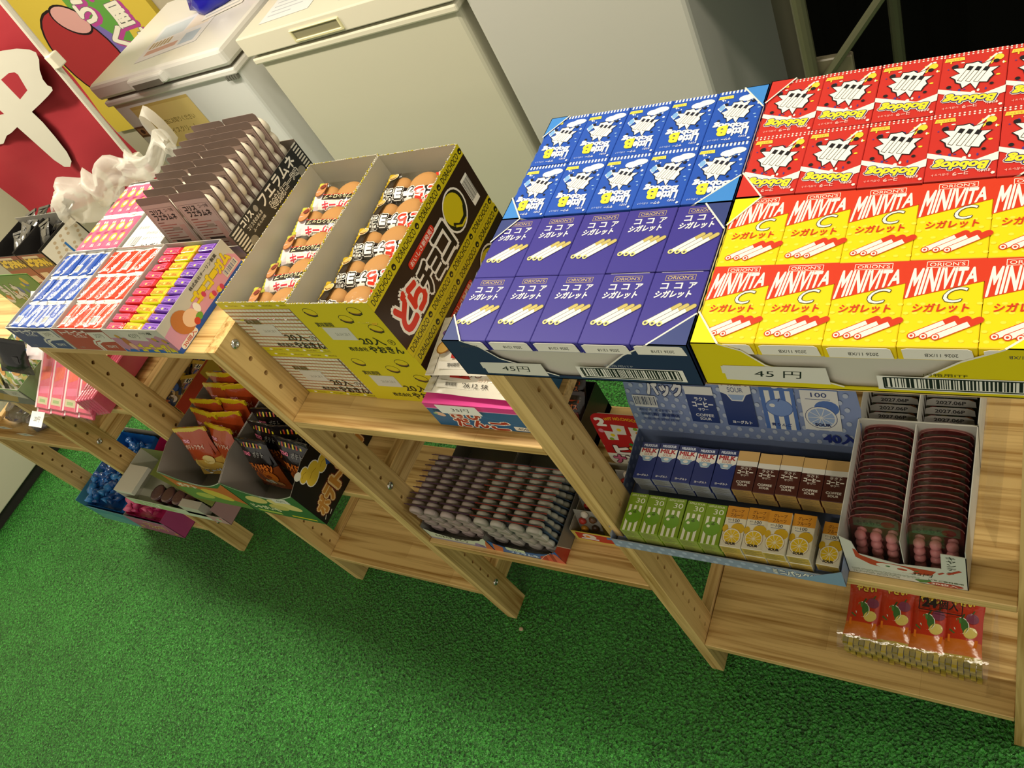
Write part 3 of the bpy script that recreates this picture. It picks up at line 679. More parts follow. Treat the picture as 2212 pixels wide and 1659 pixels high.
def carton(label, kind, open_top, loc):
    t = thing('cake_carton', label, 'carton', loc); c = '#d2c316'; inn = '#b9b4a4'
    b = MB(); th = .0009
    if open_top:
        b.box(0, BW, 0, BD, 0, .001, c); b.box(0, BW, 0, th, 0, BH, inn); b.box(0, th, 0, BD, 0, BH, inn); b.box(BW - th, BW, 0, BD, 0, BH, inn); b.box(0, BW, BD - th, BD, 0, BH, inn)
        b.box(.002, BW - .002, .002, BD - .002, .001, .058, '#a9a394')
        n = 60
        for (ax, ay, bx, by) in ((0, 0, 0, BD), (BW, 0, BW, BD), (0, BD, BW, BD), (0, 0, BW, 0)):
            for k in range(n):
                f = k / n; g = (k + .6) / n; z = BH + random.uniform(.0004, .0016)
                x0, y0, x1, y1 = ax + (bx - ax) * f, ay + (by - ay) * f, ax + (bx - ax) * g, ay + (by - ay) * g
                d = th if ax == bx else 0; e_ = th if ay == by else 0
                b.box(min(x0, x1) - (d if ax else 0), max(x0, x1) + (d if not ax else 0), min(y0, y1) - (e_ if ay else 0), max(y0, y1) + (e_ if not ay else 0), BH - .0002, z, '#e4dfcf' if random.random() < .6 else c)
    else: b.box(0, BW, 0, BD, 0, BH, c, bev=.0008)
    b.build('box', CARD, t)
    MB().pr(cake_front(kind), FRONT(0, 0, 0)).build('printed_front', CARD, t)
    if kind == 'choco': MB().pr(cake_side(), RSIDE(BW, 0, 0)).build('printed_side', CARD, t)
    return t
carton('lower yellow cake carton with a brown grid front, beside the pine post', 'grid', False, (.0012, .060, ZA))
carton('upper open cake carton with a brown grid front, holding maple cake packets', 'grid', True, (.0012, .060, ZA + BH + .0008))
carton('lower yellow and brown chocolate cake carton with pancake drawings', 'choco', False, (.0012 + BW + .002, .058, ZA))
carton('upper open chocolate cake carton with a dark brown lettered side', 'choco', True, (.0012 + BW + .002, .056, ZA + BH + .0008))
def pillow(b, w_, d_, t_, nx, ny, colf, crimp=.008, axis='x', zig=True):
    """film pillow pack lying flat: crimped along its two ends; colf(u, v, top) gives a colour"""
    def P(i, j, sgn):
        u, v = i / nx, j / ny; x = (u - .5) * w_; y = (v - .5) * d_
        e = (min(u, 1 - u) * w_ if axis == 'x' else min(v, 1 - v) * d_); k = max(0.0, e - crimp); m = (w_ if axis == 'x' else d_) / 2 - crimp
        f = (1 - (1 - min(k / m, 1)) ** 2.4); o = (v if axis == 'x' else u); g = (1 - abs(2 * o - 1) ** 3)
        return Vector((x, y, sgn * t_ / 2 * f * max(g, .0) ** .6 + sgn * .0002 + .0012 * sin(9 * u + 4 * v) * f))
    for sgn in (1, -1):
        for i in range(nx):
            for j in range(ny):
                q = [P(i, j, sgn), P(i + 1, j, sgn), P(i + 1, j + 1, sgn), P(i, j + 1, sgn)]
                b.q(q if sgn > 0 else q[::-1], colf((i + .5) / nx, (j + .5) / ny, sgn > 0))
    return P
def cake_packet(kind):
    t = thing('cake_packet', 'x', 'snack')
    ch = kind == 'choco'
    for x, y, r in ((-.034, .004, .021), (.012, .006, .027)):
        b = MB(); b.lathe([(r * .8, -.008), (r, -.004), (r * 1.01, .001), (r * .93, .006), (r * .6, .0095), (0, .0105)], 20, '#c08c50', Matrix.Translation((x, y, -.002)) @ Matrix.Diagonal((1, .80, .8, 1)))
        b.build('pancake', MATTE, t, True)
    b = MB(); edge = '#c9a81e' if ch else '#c8c846'
    b.mi = 0; pillow(b, .132, .060, .020, 14, 8, lambda u, v, top: '#ffffff', .009)
    b.build('film', CLEAR, t, True)
    for sx in (-1, 1):
        b = MB(); xa, xb = (.057, .066) if sx > 0 else (-.066, -.057)
        for k in range(18): b.q([(xa, -.030 + .00333 * k, .0012 * (k % 2)), (xb, -.030 + .00333 * k, .0012 * (k % 2)), (xb, -.030 + .00333 * (k + 1), .0012 * ((k + 1) % 2)), (xa, -.030 + .00333 * (k + 1), .0012 * ((k + 1) % 2))], edge)
        b.build('crimp', FOIL, t)
    p = Pr()
    if ch:
        p.poly([(-58, -34), (58, -34), (58, -12), (48, -8), (40, -11), (30, -7), (20, -11), (8, -8), (-4, -11), (-18, -7), (-30, -10), (-44, -6), (-58, -9)], '#231510')
        q = Pr().text('どら', (-52, 2, -8, 24), '#d8321f', .06, out=('#f3efe6', .10)).text('チョコ', (-6, 2, 52, 25), '#f3efe6', .05, out=[('#f3efe6', .15), ('#1d120d', .10)])
        p.add(q, lambda x, y: (-x, -y - 8))
        p.poly([(36, 20), (58, 30), (62, 24), (42, 12)], '#d8321f').text('新食感', (42, 16, 58, 26), '#f3e9e0', .0, rot=25)
        p.poly([(-60, -10), (-38, -6), (-36, 30), (-56, 32)], '#231510').ell(-47, 20, 10, 9, '#f0e9d8', 16).ell(-47, 20, 9, 8, '#e0b866', 16).line([(-54, 17), (-47, 14), (-40, 17)], 2, '#6b3f1c')
    else:
        p.poly([(-40, -34), (58, -34), (58, -16), (-40, -14)], '#efe6d8').poly([(-34, -15), (58, -17), (58, -2), (-34, -4)], '#23140f').line([(-34, -4), (58, -2)], 1.6, '#c32a2a')
        q = Pr().text('メープルシロップ', (-50, 4, 30, 14), '#e8dcae', .02); p.add(q, lambda x, y: (-x, -y))
        q = Pr().text('パンケーキ', (-50, 18, 30, 33), '#c83848', .05, out=('#f8ece6', .09)); p.add(q, lambda x, y: (-x, -y - 1))
        p.poly([(-62, -34), (-36, -34), (-34, 6), (-58, 8)], '#e6d7dc').ell(-47, 12, 14, 20, '#8a4a26', 20, 8).ell(-47, 12, 12.5, 18, '#c98a58', 20, 8).ell(-45, 18, 7, 6, '#7d2c22', 12)
    fr = Frame((0, 0, .0135), (1, 0, 0), (0, 1, 0)); b = MB()
    for l, vs, fs, col in p.f:
        b.raw([Vector((x * .001, y * .00083, .0100 - .0085 * (abs(y) / 36) ** 3 - .0085 * max(0, (abs(x) - 40) / 26) ** 2 + .0006 + l * .000008)) for x, y in vs[0]], fs, col)
    b.build('label', FOIL, t); return t
for kind, xc, lab in (('maple', .0012 + BW / 2, 'maple pancake packet'), ('choco', .0012 + BW * 1.5 + .002, 'chocolate pancake packet')):
    t = cake_packet(kind); t['group'] = lab + 's'; pro = Proto(t)
    for k in range(5):
        pro.at((xc + .004 + random.uniform(-.003, .003), .088 + .0560 * k, ZA + BH + .081 + .0004 * k), (radians(9), radians(random.uniform(-3, 3)), radians(random.uniform(-5, 5))),
               '%s, %s from the front in its open carton' % (lab, ORD[k]))
# box of millet dumplings and two wrapped corn cakes on it
t = thing('dumpling_box', 'blue dumpling box with a pink top and a 35 yen label', 'box', (.305, .022, ZA))
b = MB(); b.box(0, .172, 0, .12, 0, .056, '#175a86', bev=.001); b.build('box', CARD, t)
p = Pr().rect(0, 0, 172, 44, '#17608f').poly([(0, 44), (172, 44), (172, 56), (0, 56)], '#d9388f').line([(0, 44), (172, 44)], 1.4, '#e9a6d0').line([(60, 40), (150, 14)], .5, '#3b82ad')
for c, bx in (('き', (36, 22, 58, 42)), ('び', (64, 22, 88, 42)), ('だ', (36, 2, 60, 22)), ('ん', (66, 3, 90, 20)), ('ご', (96, 1, 128, 21))): p.text(c, bx, '#a8321f', .05, out=('#f2e8da', .07))
p.rrect(134, 3, 164, 13, 1.5, '#e9e6da').text('40個', (139, 4.5, 160, 11.5), '#1c1c1c', .01).ell(18, 30, 9, 5, '#e2b9a0', 12, -20).ell(10, 31, 4, 2.6, '#8fb27c', 8).text('北海道の', (10, 37, 32, 42), '#0d3450', .02)
MB().pr(p, FRONT(0, 0, 0)).build('printed_front', CARD, t)
MB().pr(Pr().rect(0, 0, 172, 120, '#e0409a'), TOP(0, 0, .056)).build('printed_top', CARD, t)
b = MB(); b.pr(Pr().rrect(30, 40, 100, 64, 2, '#f3f1ea').text('35円', (52, 47, 84, 57), '#18181c', .0, .2), Frame((0, -.0012, 0), (1, 0, 0), (0, -.08, 1))); b.build('price_label', MATTE, t)
def corn_cake():
    t = thing('wrapped_cake', 'x', 'snack'); b = MB()
    pillow(b, .165, .095, .022, 16, 8, lambda u, v, top: '#e9e4d8', .014); b.build('wrapper', FOIL, t, True)
    p = Pr().poly([(-40, -26), (76, -26), (76, 2), (-44, 4)], '#b52a22')
    for i, c in enumerate('めんべい'): p.text(c, (-34 + 27 * i, -22, -12 + 27 * i, -2), '#f4ece2', .05, .1, out=('#5a120f', .05))
    p.text('おおつぶコーン', (10, -29, 70, -24), '#f2d9c8', .01).rect(-60, -40, 74, -30, '#eeeae0')
    p.text("賞味期限", (-44, -38, -24, -33), '#3b3b3b', .01).text("'26.12. 5R", (-14, -38.5, 30, -32.5), '#2a2a2e', .0).ell(-58, -8, 13, 11, '#8a5a22', 14, 20).ell(-58, -8, 11, 9, '#c9a257', 14, 20).ell(-62, 16, 8, 5, '#6a4a8c', 10).ell(-50, 22, 6, 4, '#4a8a4c', 10)
    b = MB()
    for l, vs, fs, col in p.f: b.raw([Vector((x * .001, y * .001, .0112 - .0085 * (abs(y) / 47.5) ** 3 - .006 * (abs(x) / 82) ** 4 + .0008 + l * .000008)) for x, y in vs[0]], fs, col)
    b.build('label', FOIL, t)
    for s in (-1, 1):
        b = MB()
        for k in range(16): b.q([(s * .0815, -.046 + .0058 * k, .0005), (s * .0815, -.046 + .0058 * (k + 1), .0005), (s * .068, -.046 + .0058 * (k + 1), .0018 + .0012 * (k % 2)), (s * .068, -.046 + .0058 * k, .0018 + .0012 * ((k + 1) % 2))], '#cfc9bd')
        b.build('crimp', FOIL, t)
    return t
pro = Proto(corn_cake()); pro.r['group'] = 'wrapped corn cakes'
pro.at((.394, .078, ZA + .0685), (radians(2), 0, radians(-2)), 'white and red wrapped corn cake lying directly on the dumpling box')
pro.at((.400, .098, ZA + .0925), (radians(6), radians(1), radians(3)), 'white wrapped corn cake stacked on top of the other one')

# ================================================================ chewing-gum trays on the second rack
def gum_tray(label, x, y, W_, D_, H_, col, fp, inn='#b4b0a8', rp=None, fill=.03):
    t = thing('gum_tray', label, 'tray', (x, y, ZT + .0006)); b = MB(); e = .001
    b.box(0, W_, 0, D_, 0, .001, inn); b.box(0, W_, 0, e, 0, H_, inn); b.box(0, W_, D_ - e, D_, 0, H_, inn); b.box(0, e, 0, D_, 0, H_, inn); b.box(W_ - e, W_, 0, D_, 0, H_, inn)
    b.box(.002, W_ - .002, .002, D_ - .002, .001, fill, '#8f8b84'); b.build('tray', CARD, t)
    if fp: MB().pr(fp, FRONT(0, 0, 0)).build('printed_front', CARD, t)
    if rp: MB().pr(rp, RSIDE(W_, 0, 0)).build('printed_side', CARD, t)
    return t
def soda_front(c, c2, name, pr_):
    p = Pr().rect(0, 0, 156, 58, '#c9c6ba').rect(.8, .8, 155, 57, c).poly([(60, 57), (155, 57), (155, 50), (100, 48)], c2)
    p.poly([(84, .8), (80, 18), (90, 28), (110, 31), (155, 33), (155, 26), (112, 23), (98, 18), (96, .8)], '#c9c6ba').line([(90, .8), (87, 16), (94, 24), (112, 27)], 2.5, c)
    p.text(name, (14, 42, 96, 53), '#d9d6cc', .05).text('ミニガム', (46, 35, 84, 42), '#d9d6cc', .03).text('マルヤマ', (112, 8, 142, 16), '#c9c6ba', .04).text('5月', (20, 5, 34, 9), '#9a968e')
    p.poly([(100, 29), (152, 31), (152, 51), (98, 49)], '#cac7ba').text(pr_, (112, 35, 140, 46), '#2c2b2a', .0, .2); return p
Yt = -.004
gum_tray('blue soda gum tray at the left end of the gum trays', -.545, Yt, .163, .187, .058, '#23346c', soda_front('#23346c', '#1c2a58', 'トーミーサワー', '35円'))
gum_tray('red cola gum tray between the blue tray and the pink bubble-gum tray', -.381, Yt, .155, .187, .058, '#9c2f22', soda_front('#a23324', '#7c1f18', 'トーミーコーラ', '35円'))
g = Pr().rect(0, 0, 152, 58, '#bcb8ac').poly([(0, 0), (152, 0), (152, 34), (132, 44), (116, 36), (96, 40), (70, 34), (40, 38), (0, 36)], '#b27892').rect(0, 0, 152, 8, '#1f56a6')
for k in range(6): g.poly([(26 * k + 4, 8), (26 * k + 17, 8), (26 * k + 11, 2)], '#b27892')
g.text('ゴーゴーガム', (52, 3, 142, 22), '#d9c41e', .07, out=('#8c7a1c', .03)).poly([(44, 32), (100, 30), (102, 53), (42, 55)], '#c4c0b2').text('42円', (58, 37, 88, 48), '#2c2b2a', .0, .2).text('チーリン製菓', (96, 46, 128, 52), '#3a3630', .02)
for x, y in ((24, 40), (118, 34), (140, 30)): g.ell(x, y, 6, 4.4, '#b98a24', 10, -30).ell(x + 4, y - 4, 3, 2, '#4a6a3c', 8)
g.ell(34, 24, 9, 13, '#a8622c', 14).ell(38, 16, 8, 8, '#d9a884', 14)
gs = Pr().rect(0, 0, 187, 58, '#c9c5b8').poly([(0, 0), (187, 0), (187, 24), (176, 36), (160, 40), (150, 30), (128, 34), (112, 24), (96, 40), (60, 34), (30, 44), (0, 40)], '#d99ab4').rect(0, 0, 187, 9, '#1f56b4')
for i, c in enumerate('ゴーゴーガム'): gs.text(c, (74 + 17 * i, 26 + (i % 2) * 1.5, 90 + 17 * i, 43 + (i % 2) * 1.5) if c != 'ー' else (75 + 17 * i, 33, 89 + 17 * i, 37), '#e6cc20', .07, out=('#8c7a1c', .03))
gs.text('株式会社チーリン製菓', (84, 48, 160, 54), '#2c2a28', .02).barcode(146, 12, 180, 24, '#dcd8cc', '#2a4a8c', 3, 16).rrect(6, 1, 46, 11, 4.5, '#efe9e0').text('30個入', (10, 2.5, 42, 9.5), '#c0392b', .02)
for x, y, c in ((104, 16, '#e3c232'), (122, 12, '#e3c232'), (90, 30, '#e3c232')): gs.ell(x, y, 6, 5, c, 12).ell(x + 6, y - 1, 4, 5, '#c83a62', 10).ell(x - 5, y + 1, 2, 1.2, '#d86a1c', 8)
gs.ell(38, 30, 18, 22, '#c2763a', 20, 20).ell(52, 24, 15, 14, '#efc9a6', 18).ell(64, 14, 8, 6, '#6aa23c', 12).ell(56, 12, 6, 6, '#c83a2a', 10).ell(72, 26, 6, 9, '#f3efe8', 10)
gum_tray('pink bubble-gum tray with a cartoonish flowered side, nearest the pine post', -.225, Yt, .152, .187, .058, '#b27892', g, rp=gs)
def soda_stick(label, c, script, seed):
    t = thing('gum_stick', label, 'gum'); b = MB(); b.box(-.0148, .0148, -.0265, .0265, 0, .012, c, bev=.003); b.build('wrapper', FOIL, t)
    b = MB(); b.box(-.0146, .0146, .0262, .0305, .001, .011, '#efeee8', bev=.002); b.build('end_fold', FOIL, t)
    b = MB(); b.box(-.0146, .0146, -.0305, -.0262, .001, .011, '#efeee8', bev=.002); b.build('end_fold', FOIL, t)
    p = Pr(); s = seed % 3
    cv = [(-15 + 30 * k / 10, -26 + 52 * (1 / (1 + math.exp(-(k - 5) * .9)))) for k in range(11)]
    p.line([(x * .8 - 2, y) for x, y in cv], 2.6, '#f4f2ee').line([(x * .8 + 3, y) for x, y in cv], 1.3, '#f4f2ee')
    if s == 0: p.barcode(-9, -20, 9, -2, '#efeee8', '#3a3a44', seed, 9)
    if s == 1: p.text(script, (-4, -22, 12, -15), '#f4f2ee', .03, .4, rot=0).text('トーミー', (-13, 10, 6, 17), '#f4f2ee', .03)
    if s == 2: p.text(script, (-22, -5, 22, 6), '#f4f2ee', .03, .3, rot=62)
    p.ell(10, 20, 1.6, 1.6, '#f4f2ee', 5)
    MB().pr(p, TOP(0, 0, .012)).build('print', FOIL, t); return t
for x0, W_, c, sc_, cn in ((-.545, .163, '#2450ac', 'Mini Sour', 'blue soda'), (-.381, .155, '#d83c26', 'Mini Cola', 'red cola')):
    pros = []
    for s in range(3): t = soda_stick('x', c, sc_, s); t['group'] = cn + ' gum sticks'; pros.append(Proto(t))
    for j in range(3):
        for i in range(5):
            pros[(i * 2 + j * 2 + (i * j)) % 3].at((x0 + .0185 + i * (W_ - .036) / 4, Yt + .0325 + j * .061, ZT + .0425 + random.uniform(0, .003)), (0, radians(random.uniform(-6, 6)), radians(random.uniform(-2, 2))),
                '%s gum stick, %s from left, %s row of its tray' % (cn, ORD[i], ('front', 'middle', 'rear')[j]))
def gum_cube(label, c, side, txt):
    t = thing('gum_block', label, 'gum'); b = MB(); b.box(-.0225, .0225, -.0078, .0078, 0, .016, c, bev=.0035); b.build('wrapper', FOIL, t)
    p = Pr().rect(-19, -6, 19, 6, side)
    for k in range(14): p.rect(-17 + 2.4 * k, 1.5, -15.6 + 2.4 * k, 4.2, c)
    p.text('ガム', (4, -5, 16, -.5), txt, .04).text('ゴーゴー', (-16, -5, 2, -.5), txt, .03).ell(-1, -2.4, 2.6, 2, '#f2e070', 8)
    MB().pr(p, TOP(0, 0, .016)).build('print', FOIL, t)
    b = MB(); b.box(.0218, .0245, -.0074, .0074, .002, .015, side if side != '#e0567c' else '#c8202c', bev=.001); b.build('end_fold', FOIL, t); return t
for i, (c, sd, tx, cn) in enumerate((('#c8202c', '#e0567c', '#7c1030', 'pink'), ('#d6d41c', '#f0a43c', '#a8521c', 'orange'), ('#5a2a94', '#8a62c0', '#3a1470', 'purple'))):
    t = gum_cube('x', c, sd, tx); t['group'] = cn + ' gum blocks'; pro = Proto(t)
    for k in range(10):
        pro.at((-.225 + .0265 + .0488 * i, Yt + .0105 + .0182 * k, ZT + .038 + random.uniform(0, .002)), (0, radians(random.uniform(-4, 4)), radians(random.uniform(-3, 3))),
               '%s wrapped gum block, %s from the front in the bubble-gum tray' % (cn, ORD[k]))
# trays standing behind them
gum_tray('pink peach gum tray behind the blue soda gum tray', -.568, .196, .150, .20, .040, '#c98a9a', None)
def peach(label):
    t = thing('gum_stick', label, 'gum', group='peach gum sticks'); b = MB(); b.box(-.0148, .0148, -.042, .042, 0, .012, '#d8688c', bev=.003); b.build('wrapper', FOIL, t)
    for s in (-1, 1):
        b = MB(); b.box(-.0146, .0146, s * .0445 - .003, s * .0445 + .003, .001, .011, '#f1efe8', bev=.002); b.build('end_fold', FOIL, t)
    p = Pr().ell(-2, 16, 10, 11, '#f0c050', 16).ell(0, 17, 6, 7, '#fae8c8', 14).ell(3, -14, 9, 11, '#f0b048', 16).ell(4, -13, 5, 6, '#fbe6c4', 12)
    for k in range(8): p.rect(-12, -3 + 1.6 * k * .5, -2 + (k * 5) % 9, -2.6 + 1.6 * k * .5, '#a84468')
    p.text('もも', (-13, 26, 0, 33), '#f6f0ea', .05).text('ガム', (2, -36, 13, -29), '#f6f0ea', .05)
    MB().pr(p, TOP(0, 0, .012)).build('print', FOIL, t); return t
pro = Proto(peach('x'))
for j in range(2):
    for i in range(5): pro.at((-.568 + .0165 + .0292 * i, .196 + .050 + .096 * j, ZT + .031), (0, radians(random.uniform(-5, 5)), 0), 'peach gum stick, %s from left, %s row of the pink tray' % (ORD[i], ('front', 'rear')[j]))
t = thing('paper_carton', 'white carton with a barcode behind the red cola gum tray', 'carton', (-.414, .192, ZT + .0006))
b = MB(); b.box(0, .142, 0, .15, 0, .036, '#cfcdc6', bev=.001); b.build('box', CARD, t)
MB().pr(Pr().rect(3, 3, 139, 147, '#efeee8').barcode(8, 12, 44, 44, '#f4f2ec', '#44444c', 2, 12).text('フーセンガム', (30, 8, 120, 20), '#26262a', .03).text('名称 チューインガム', (50, 30, 120, 38), '#55555a', .0).text('原材料名 砂糖', (50, 44, 110, 52), '#55555a').text('賞味期限', (12, 60, 44, 68), '#55555a').barcode(90, 60, 124, 88, '#f4f2ec', '#44444c', 6, 12), TOP(0, 0, .036)).build('printed_top', CARD, t)

# ================================================================ whistle sweets in blister cards
def blister(label, cw, chh, cols, rows, base, tint, dark, cap, wtxt, printed):
    """a card with domed wells: sweets sit on the -y side, the card's print on the +y side"""
    t = thing('blister_card', label, 'candy pack'); r = .0185 if printed else .0150
    b = MB(); b.prism([(-cw * 500 + 3, 0), (cw * 500 - 3, 0), (cw * 500, 3), (cw * 500, chh * 1000 - 4), (cw * 500 - 4, chh * 1000), (-cw * 500 + 4, chh * 1000), (-cw * 500, chh * 1000 - 4), (-cw * 500, 3)], FRONT(0, 0, 0), .0005, base); b.build('card', CARD if not printed else MATTE, t)
    if printed:
        p = printed; MB().pr(p, FRONT(0, 0, 0), .0003).build('print', MATTE, t)
    me = None; ro = Matrix.Rotation(pi / 2, 4, 'X')
    for i in range(cols):
        for k in range(rows):
            x = (i + .5 - cols / 2) * cw / cols * .98; z = chh * .04 + (k + .5) * chh * (.80 if printed else .94) / rows
            if me is None:
                b = MB(); sg = 1 if not printed else -1
                dk_ = 1.35 if printed else 1.0; pf = [(r * .55, .0005), (r * .92, .002), (r, .005), (r, .0085), (r * .9, .0115), (r * .55, .0128), (r * .5, .0122), (0, .0122)]; pf = [(a, z_ * dk_) for a, z_ in pf]
                b.lathe([(a, z_ * sg) for a, z_ in pf], 14, cap, ro); me = b.mesh('sweet', CANDY, True)
            link('sweet', me, t, (x, 0, z))
    if not printed:
        b = MB(); b.prism([(-cw * 500, 0), (cw * 500, 0), (cw * 500, chh * 1000), (-cw * 500, chh * 1000)], FRONT(0, -.0142, 0), .0002, '#ffffff')
        b.q([(-cw / 2, -.014, chh), (cw / 2, -.014, chh), (cw / 2, 0, chh), (-cw / 2, 0, chh)]); b.build('film', tint, t)
        b = MB(); b.box(-cw / 2 - .003, cw / 2 + .003, -.0022, -.0006, chh - .0015, chh + .0005, dark); b.build('rim', FOIL, t)
    return t
wc = Pr().rect(-42, 2, 42, 114, '#b09a94').frame(-38, 4, 38, 106, .6, '#5d4a4a').text('コリス', (-30, 94, 2, 103), '#2c2422', .06).text('フエラムネ', (-28, 82, 30, 93), '#2c2422', .05).text('コーラ味', (10, 97, 34, 104), '#4c3a3a', .02)
for k in range(12): wc.rect(-32, 76 - 5.4 * k, -32 + (18 + (k * 29) % 44), 77.8 - 5.4 * k, '#9a5a52' if k % 3 else '#6c3a36')
wc.rect(-20, 36, 22, 40, '#2f2424').rect(-4, 60, 16, 66, '#8e7c72').rect(20, 20, 34, 70, '#b08a84')
t = thing('whistle_box', 'black striped box of cola whistle sweets behind the bubble-gum trays', 'box', (-.262, .196, ZT + .0006))
b = MB(); e = .001; b.box(0, .192, 0, .225, 0, .001, '#3a3836'); b.box(0, .192, 0, e, 0, .028, '#b8b2a6'); b.box(0, e, 0, .225, 0, .05, '#b8b2a6'); b.box(.191, .192, 0, .225, 0, .052, '#6e655c'); b.box(0, .192, .224, .225, 0, .058, '#7c7268'); b.build('box', CARD, t)
p = Pr().rect(0, 0, 225, 52, '#2b2b2c')
for k in range(8): p.poly([(2 + 3.2 * (k % 2), 3 + 6 * k), (26 - 2 * (k % 2), 3 + 6 * k), (26, 6 + 6 * k), (2, 6 + 6 * k)], '#d8d4ca')
for k in range(9): p.poly([(208, 3 + 6 * k), (222, 3 + 6 * k), (222, 6 + 6 * k), (208, 6 + 6 * k)], '#d8d4ca')
p.text('コリス', (30, 38, 62, 49), '#efece4', .05).text('フエラムネ', (86, 30, 196, 50), '#efece4', .03).text('そのまんま', (98, 13, 140, 27), '#2b2b2c', .03, out=('#efece4', .09)).text('コーラ味', (144, 14, 190, 27), '#2b2b2c', .02, out=('#efece4', .07))
p.text('コリスそのまんま', (34, 27, 78, 34), '#d8d4ca', .03).text('ふーせんの味', (40, 18, 78, 24), '#d8d4ca', .02).ell(72, 42, 5, 6, '#9a968e', 10).ell(30, 10, 9, 9, '#8c887e', 14).ell(196, 12, 9, 9, '#8c887e', 14)
MB().pr(p, RSIDE(.192, 0, 0)).build('printed_side', CARD, t)
MB().pr(Pr().rect(0, 0, 192, 28, '#bab4a8').poly([(110, 0), (192, 0), (192, 28), (150, 26)], '#5c5280'), FRONT(0, 0, 0)).build('printed_front', CARD, t)
t = blister('x', .088, .128, 2, 4, '#7d6a62', CLEAR, '#6c5a54', '#e4dac6', None, wc); t['group'] = 'cola whistle sweet cards'
pro = Proto(t)
for k in range(10):
    for s in range(2):
        pro.at((-.262 + .050 + .091 * s + random.uniform(-.002, .002), .203 + .0205 * k, ZT + .003 + .0006 * k), (radians(-7 + .4 * k), 0, radians(random.uniform(-1.5, 1.5))),
               'cola whistle sweet card, %s from front, %s stack' % (ORD[k], ('left', 'right')[s]))

# ================================================================ whistle sweets on the lower bridging shelf
def whistle_tray(label, x, W_, kind):
    t = thing('whistle_tray', label, 'box', (x, .010, ZB)); b = MB(); e = .001; inn = '#7d7a74'
    b.box(0, W_, 0, .22, 0, .001, inn); b.box(0, e, 0, .22, 0, .05, inn); b.box(W_ - e, W_, 0, .22, 0, .05, inn); b.box(0, W_, .219, .22, 0, .05, inn)
    n = 14; pts = [(0, 0), (W_ * 1000, 0), (W_ * 1000, 48), (W_ * 1000 - 12, 40)] + [(W_ * 1000 - 20 - (W_ * 1000 - 34) * i / n, 30 - 12 * sin(pi * i / n) + (i % 2)) for i in range(n + 1)] + [(8, 36), (0, 40)]
    b.prism(pts, FRONT(0, 0, 0), .001, '#c9cfb8' if kind == 0 else '#2f5f9c'); b.build('tray', CARD, t); w1 = W_ * 1000
    if kind == 0:
        p = Pr().rect(0, 0, w1, 7, '#8c8aa0').text('そのまんま', (20, 14, 62, 23), '#26262a', .03).text('ぶどう', (66, 11, 100, 23), '#26262a', .03).text('コリス', (52, 23.5, 70, 28), '#3a3a3e', .03).poly([(110, 4), (120, 14), (134, 12), (140, 2)], '#7c6a96').ell(124, 12, 8, 6, '#8a76a4', 10).ell(132, 8, 7, 6, '#6b5a88', 10).poly([(w1 - 18, 0), (w1, 0), (w1, 40), (w1 - 10, 22)], '#c0653c')
    else:
        p = Pr().poly([(0, 0), (12, 34), (30, 22), (20, 0)], '#c0653c').poly([(36, 16), (78, 14), (80, 26), (38, 28)], '#cfd8b8').text('コリス', (48, 18, 66, 25), '#3a3a3e', .03).text('フエラムネ', (40, 4, 104, 14), '#cfe0ee', .05)
        for k, c in enumerate(('#b53a2c', '#a02c24', '#c8523e', '#9c2a22', '#d0604a')): x0 = w1 - 52 + 9 * k; p.poly([(x0, 0), (x0 + 18, 0), (x0 + 14 - k, 20 + 7 * k), (x0 + 4, 14 + 5 * k)], c)
        p.line([(w1 - 52, 0), (w1 - 36, 20), (w1 - 14, 40)], .8, '#e6ded2').poly([(w1 - 10, 40), (w1, 32), (w1, 52)], '#2a5aa8')
    MB().pr(p, FRONT(0, 0, 0)).build('printed_front', CARD, t)
    if kind: MB().pr(Pr().poly([(0, 0), (30, 0), (12, 50), (0, 52)], '#b53a2c').line([(30, 0), (12, 50)], 1.2, '#e6ded2'), RSIDE(W_, 0, 0)).build('printed_side', CARD, t)
    return t
whistle_tray('pale green tray of grape whistle sweets beside the pine post', .004, .156, 0)
whistle_tray('blue and red tray of whistle sweets with red facets at its corner', .1615, .158, 1)
for kind, x0, base, rim, cap, cn in ((0, .004, '#55405c', '#4a3048', '#d2cac8', 'grape'), (1, .1615, '#3a5674', '#8a3028', '#d8dcd2', 'ramune')):
    t = blister('x', .0765, .116, 2, 4, base, SMOKE, rim, cap, None, None); t['group'] = cn + ' whistle blister cards'; pro = Proto(t)
    for k in range(10):
        for s in range(2):
            th = 5 + 2.4 * k
            pro.at((x0 + .0395 + .0775 * s + random.uniform(-.001, .001), .036 + .0180 * k, ZB + .0045), (radians(th), 0, 0),
                   '%s whistle sweet blister, %s from front, %s stack of its tray' % (cn, ORD[k], ('left', 'right')[s]))
# number-chocolate box with its red header card
t = thing('chocolate_box', 'small red and yellow box of number chocolates with an upright red header card', 'box', (.326, .062, ZB))
b = MB(); e = .001; b.box(0, .118, 0, .145, 0, .001, '#c9b23c'); b.box(0, .118, 0, e, 0, .036, '#c9b23c'); b.box(0, e, 0, .145, 0, .042, '#a9a394'); b.box(.117, .118, 0, .145, 0, .042, '#a9a394'); b.box(0, .118, .144, .145, 0, .042, '#a9a394'); b.build('box', CARD, t)
p = Pr().rect(0, 0, 118, 36, '#d2be5c').poly([(6, 8), (60, 4), (112, 10), (110, 32), (8, 34)], '#b2271f').ell(34, 22, 14, 9, '#d9d2c6', 14).ell(30, 20, 5, 5, '#e08a2c', 10).poly([(70, 22), (112, 26), (110, 33), (72, 31)], '#2f78b0').ell(90, 12, 5, 4, '#e8b82c', 10).rect(14, 9, 50, 14, '#d9e0e6')
MB().pr(p, FRONT(0, 0, 0)).build('printed_front', CARD, t)
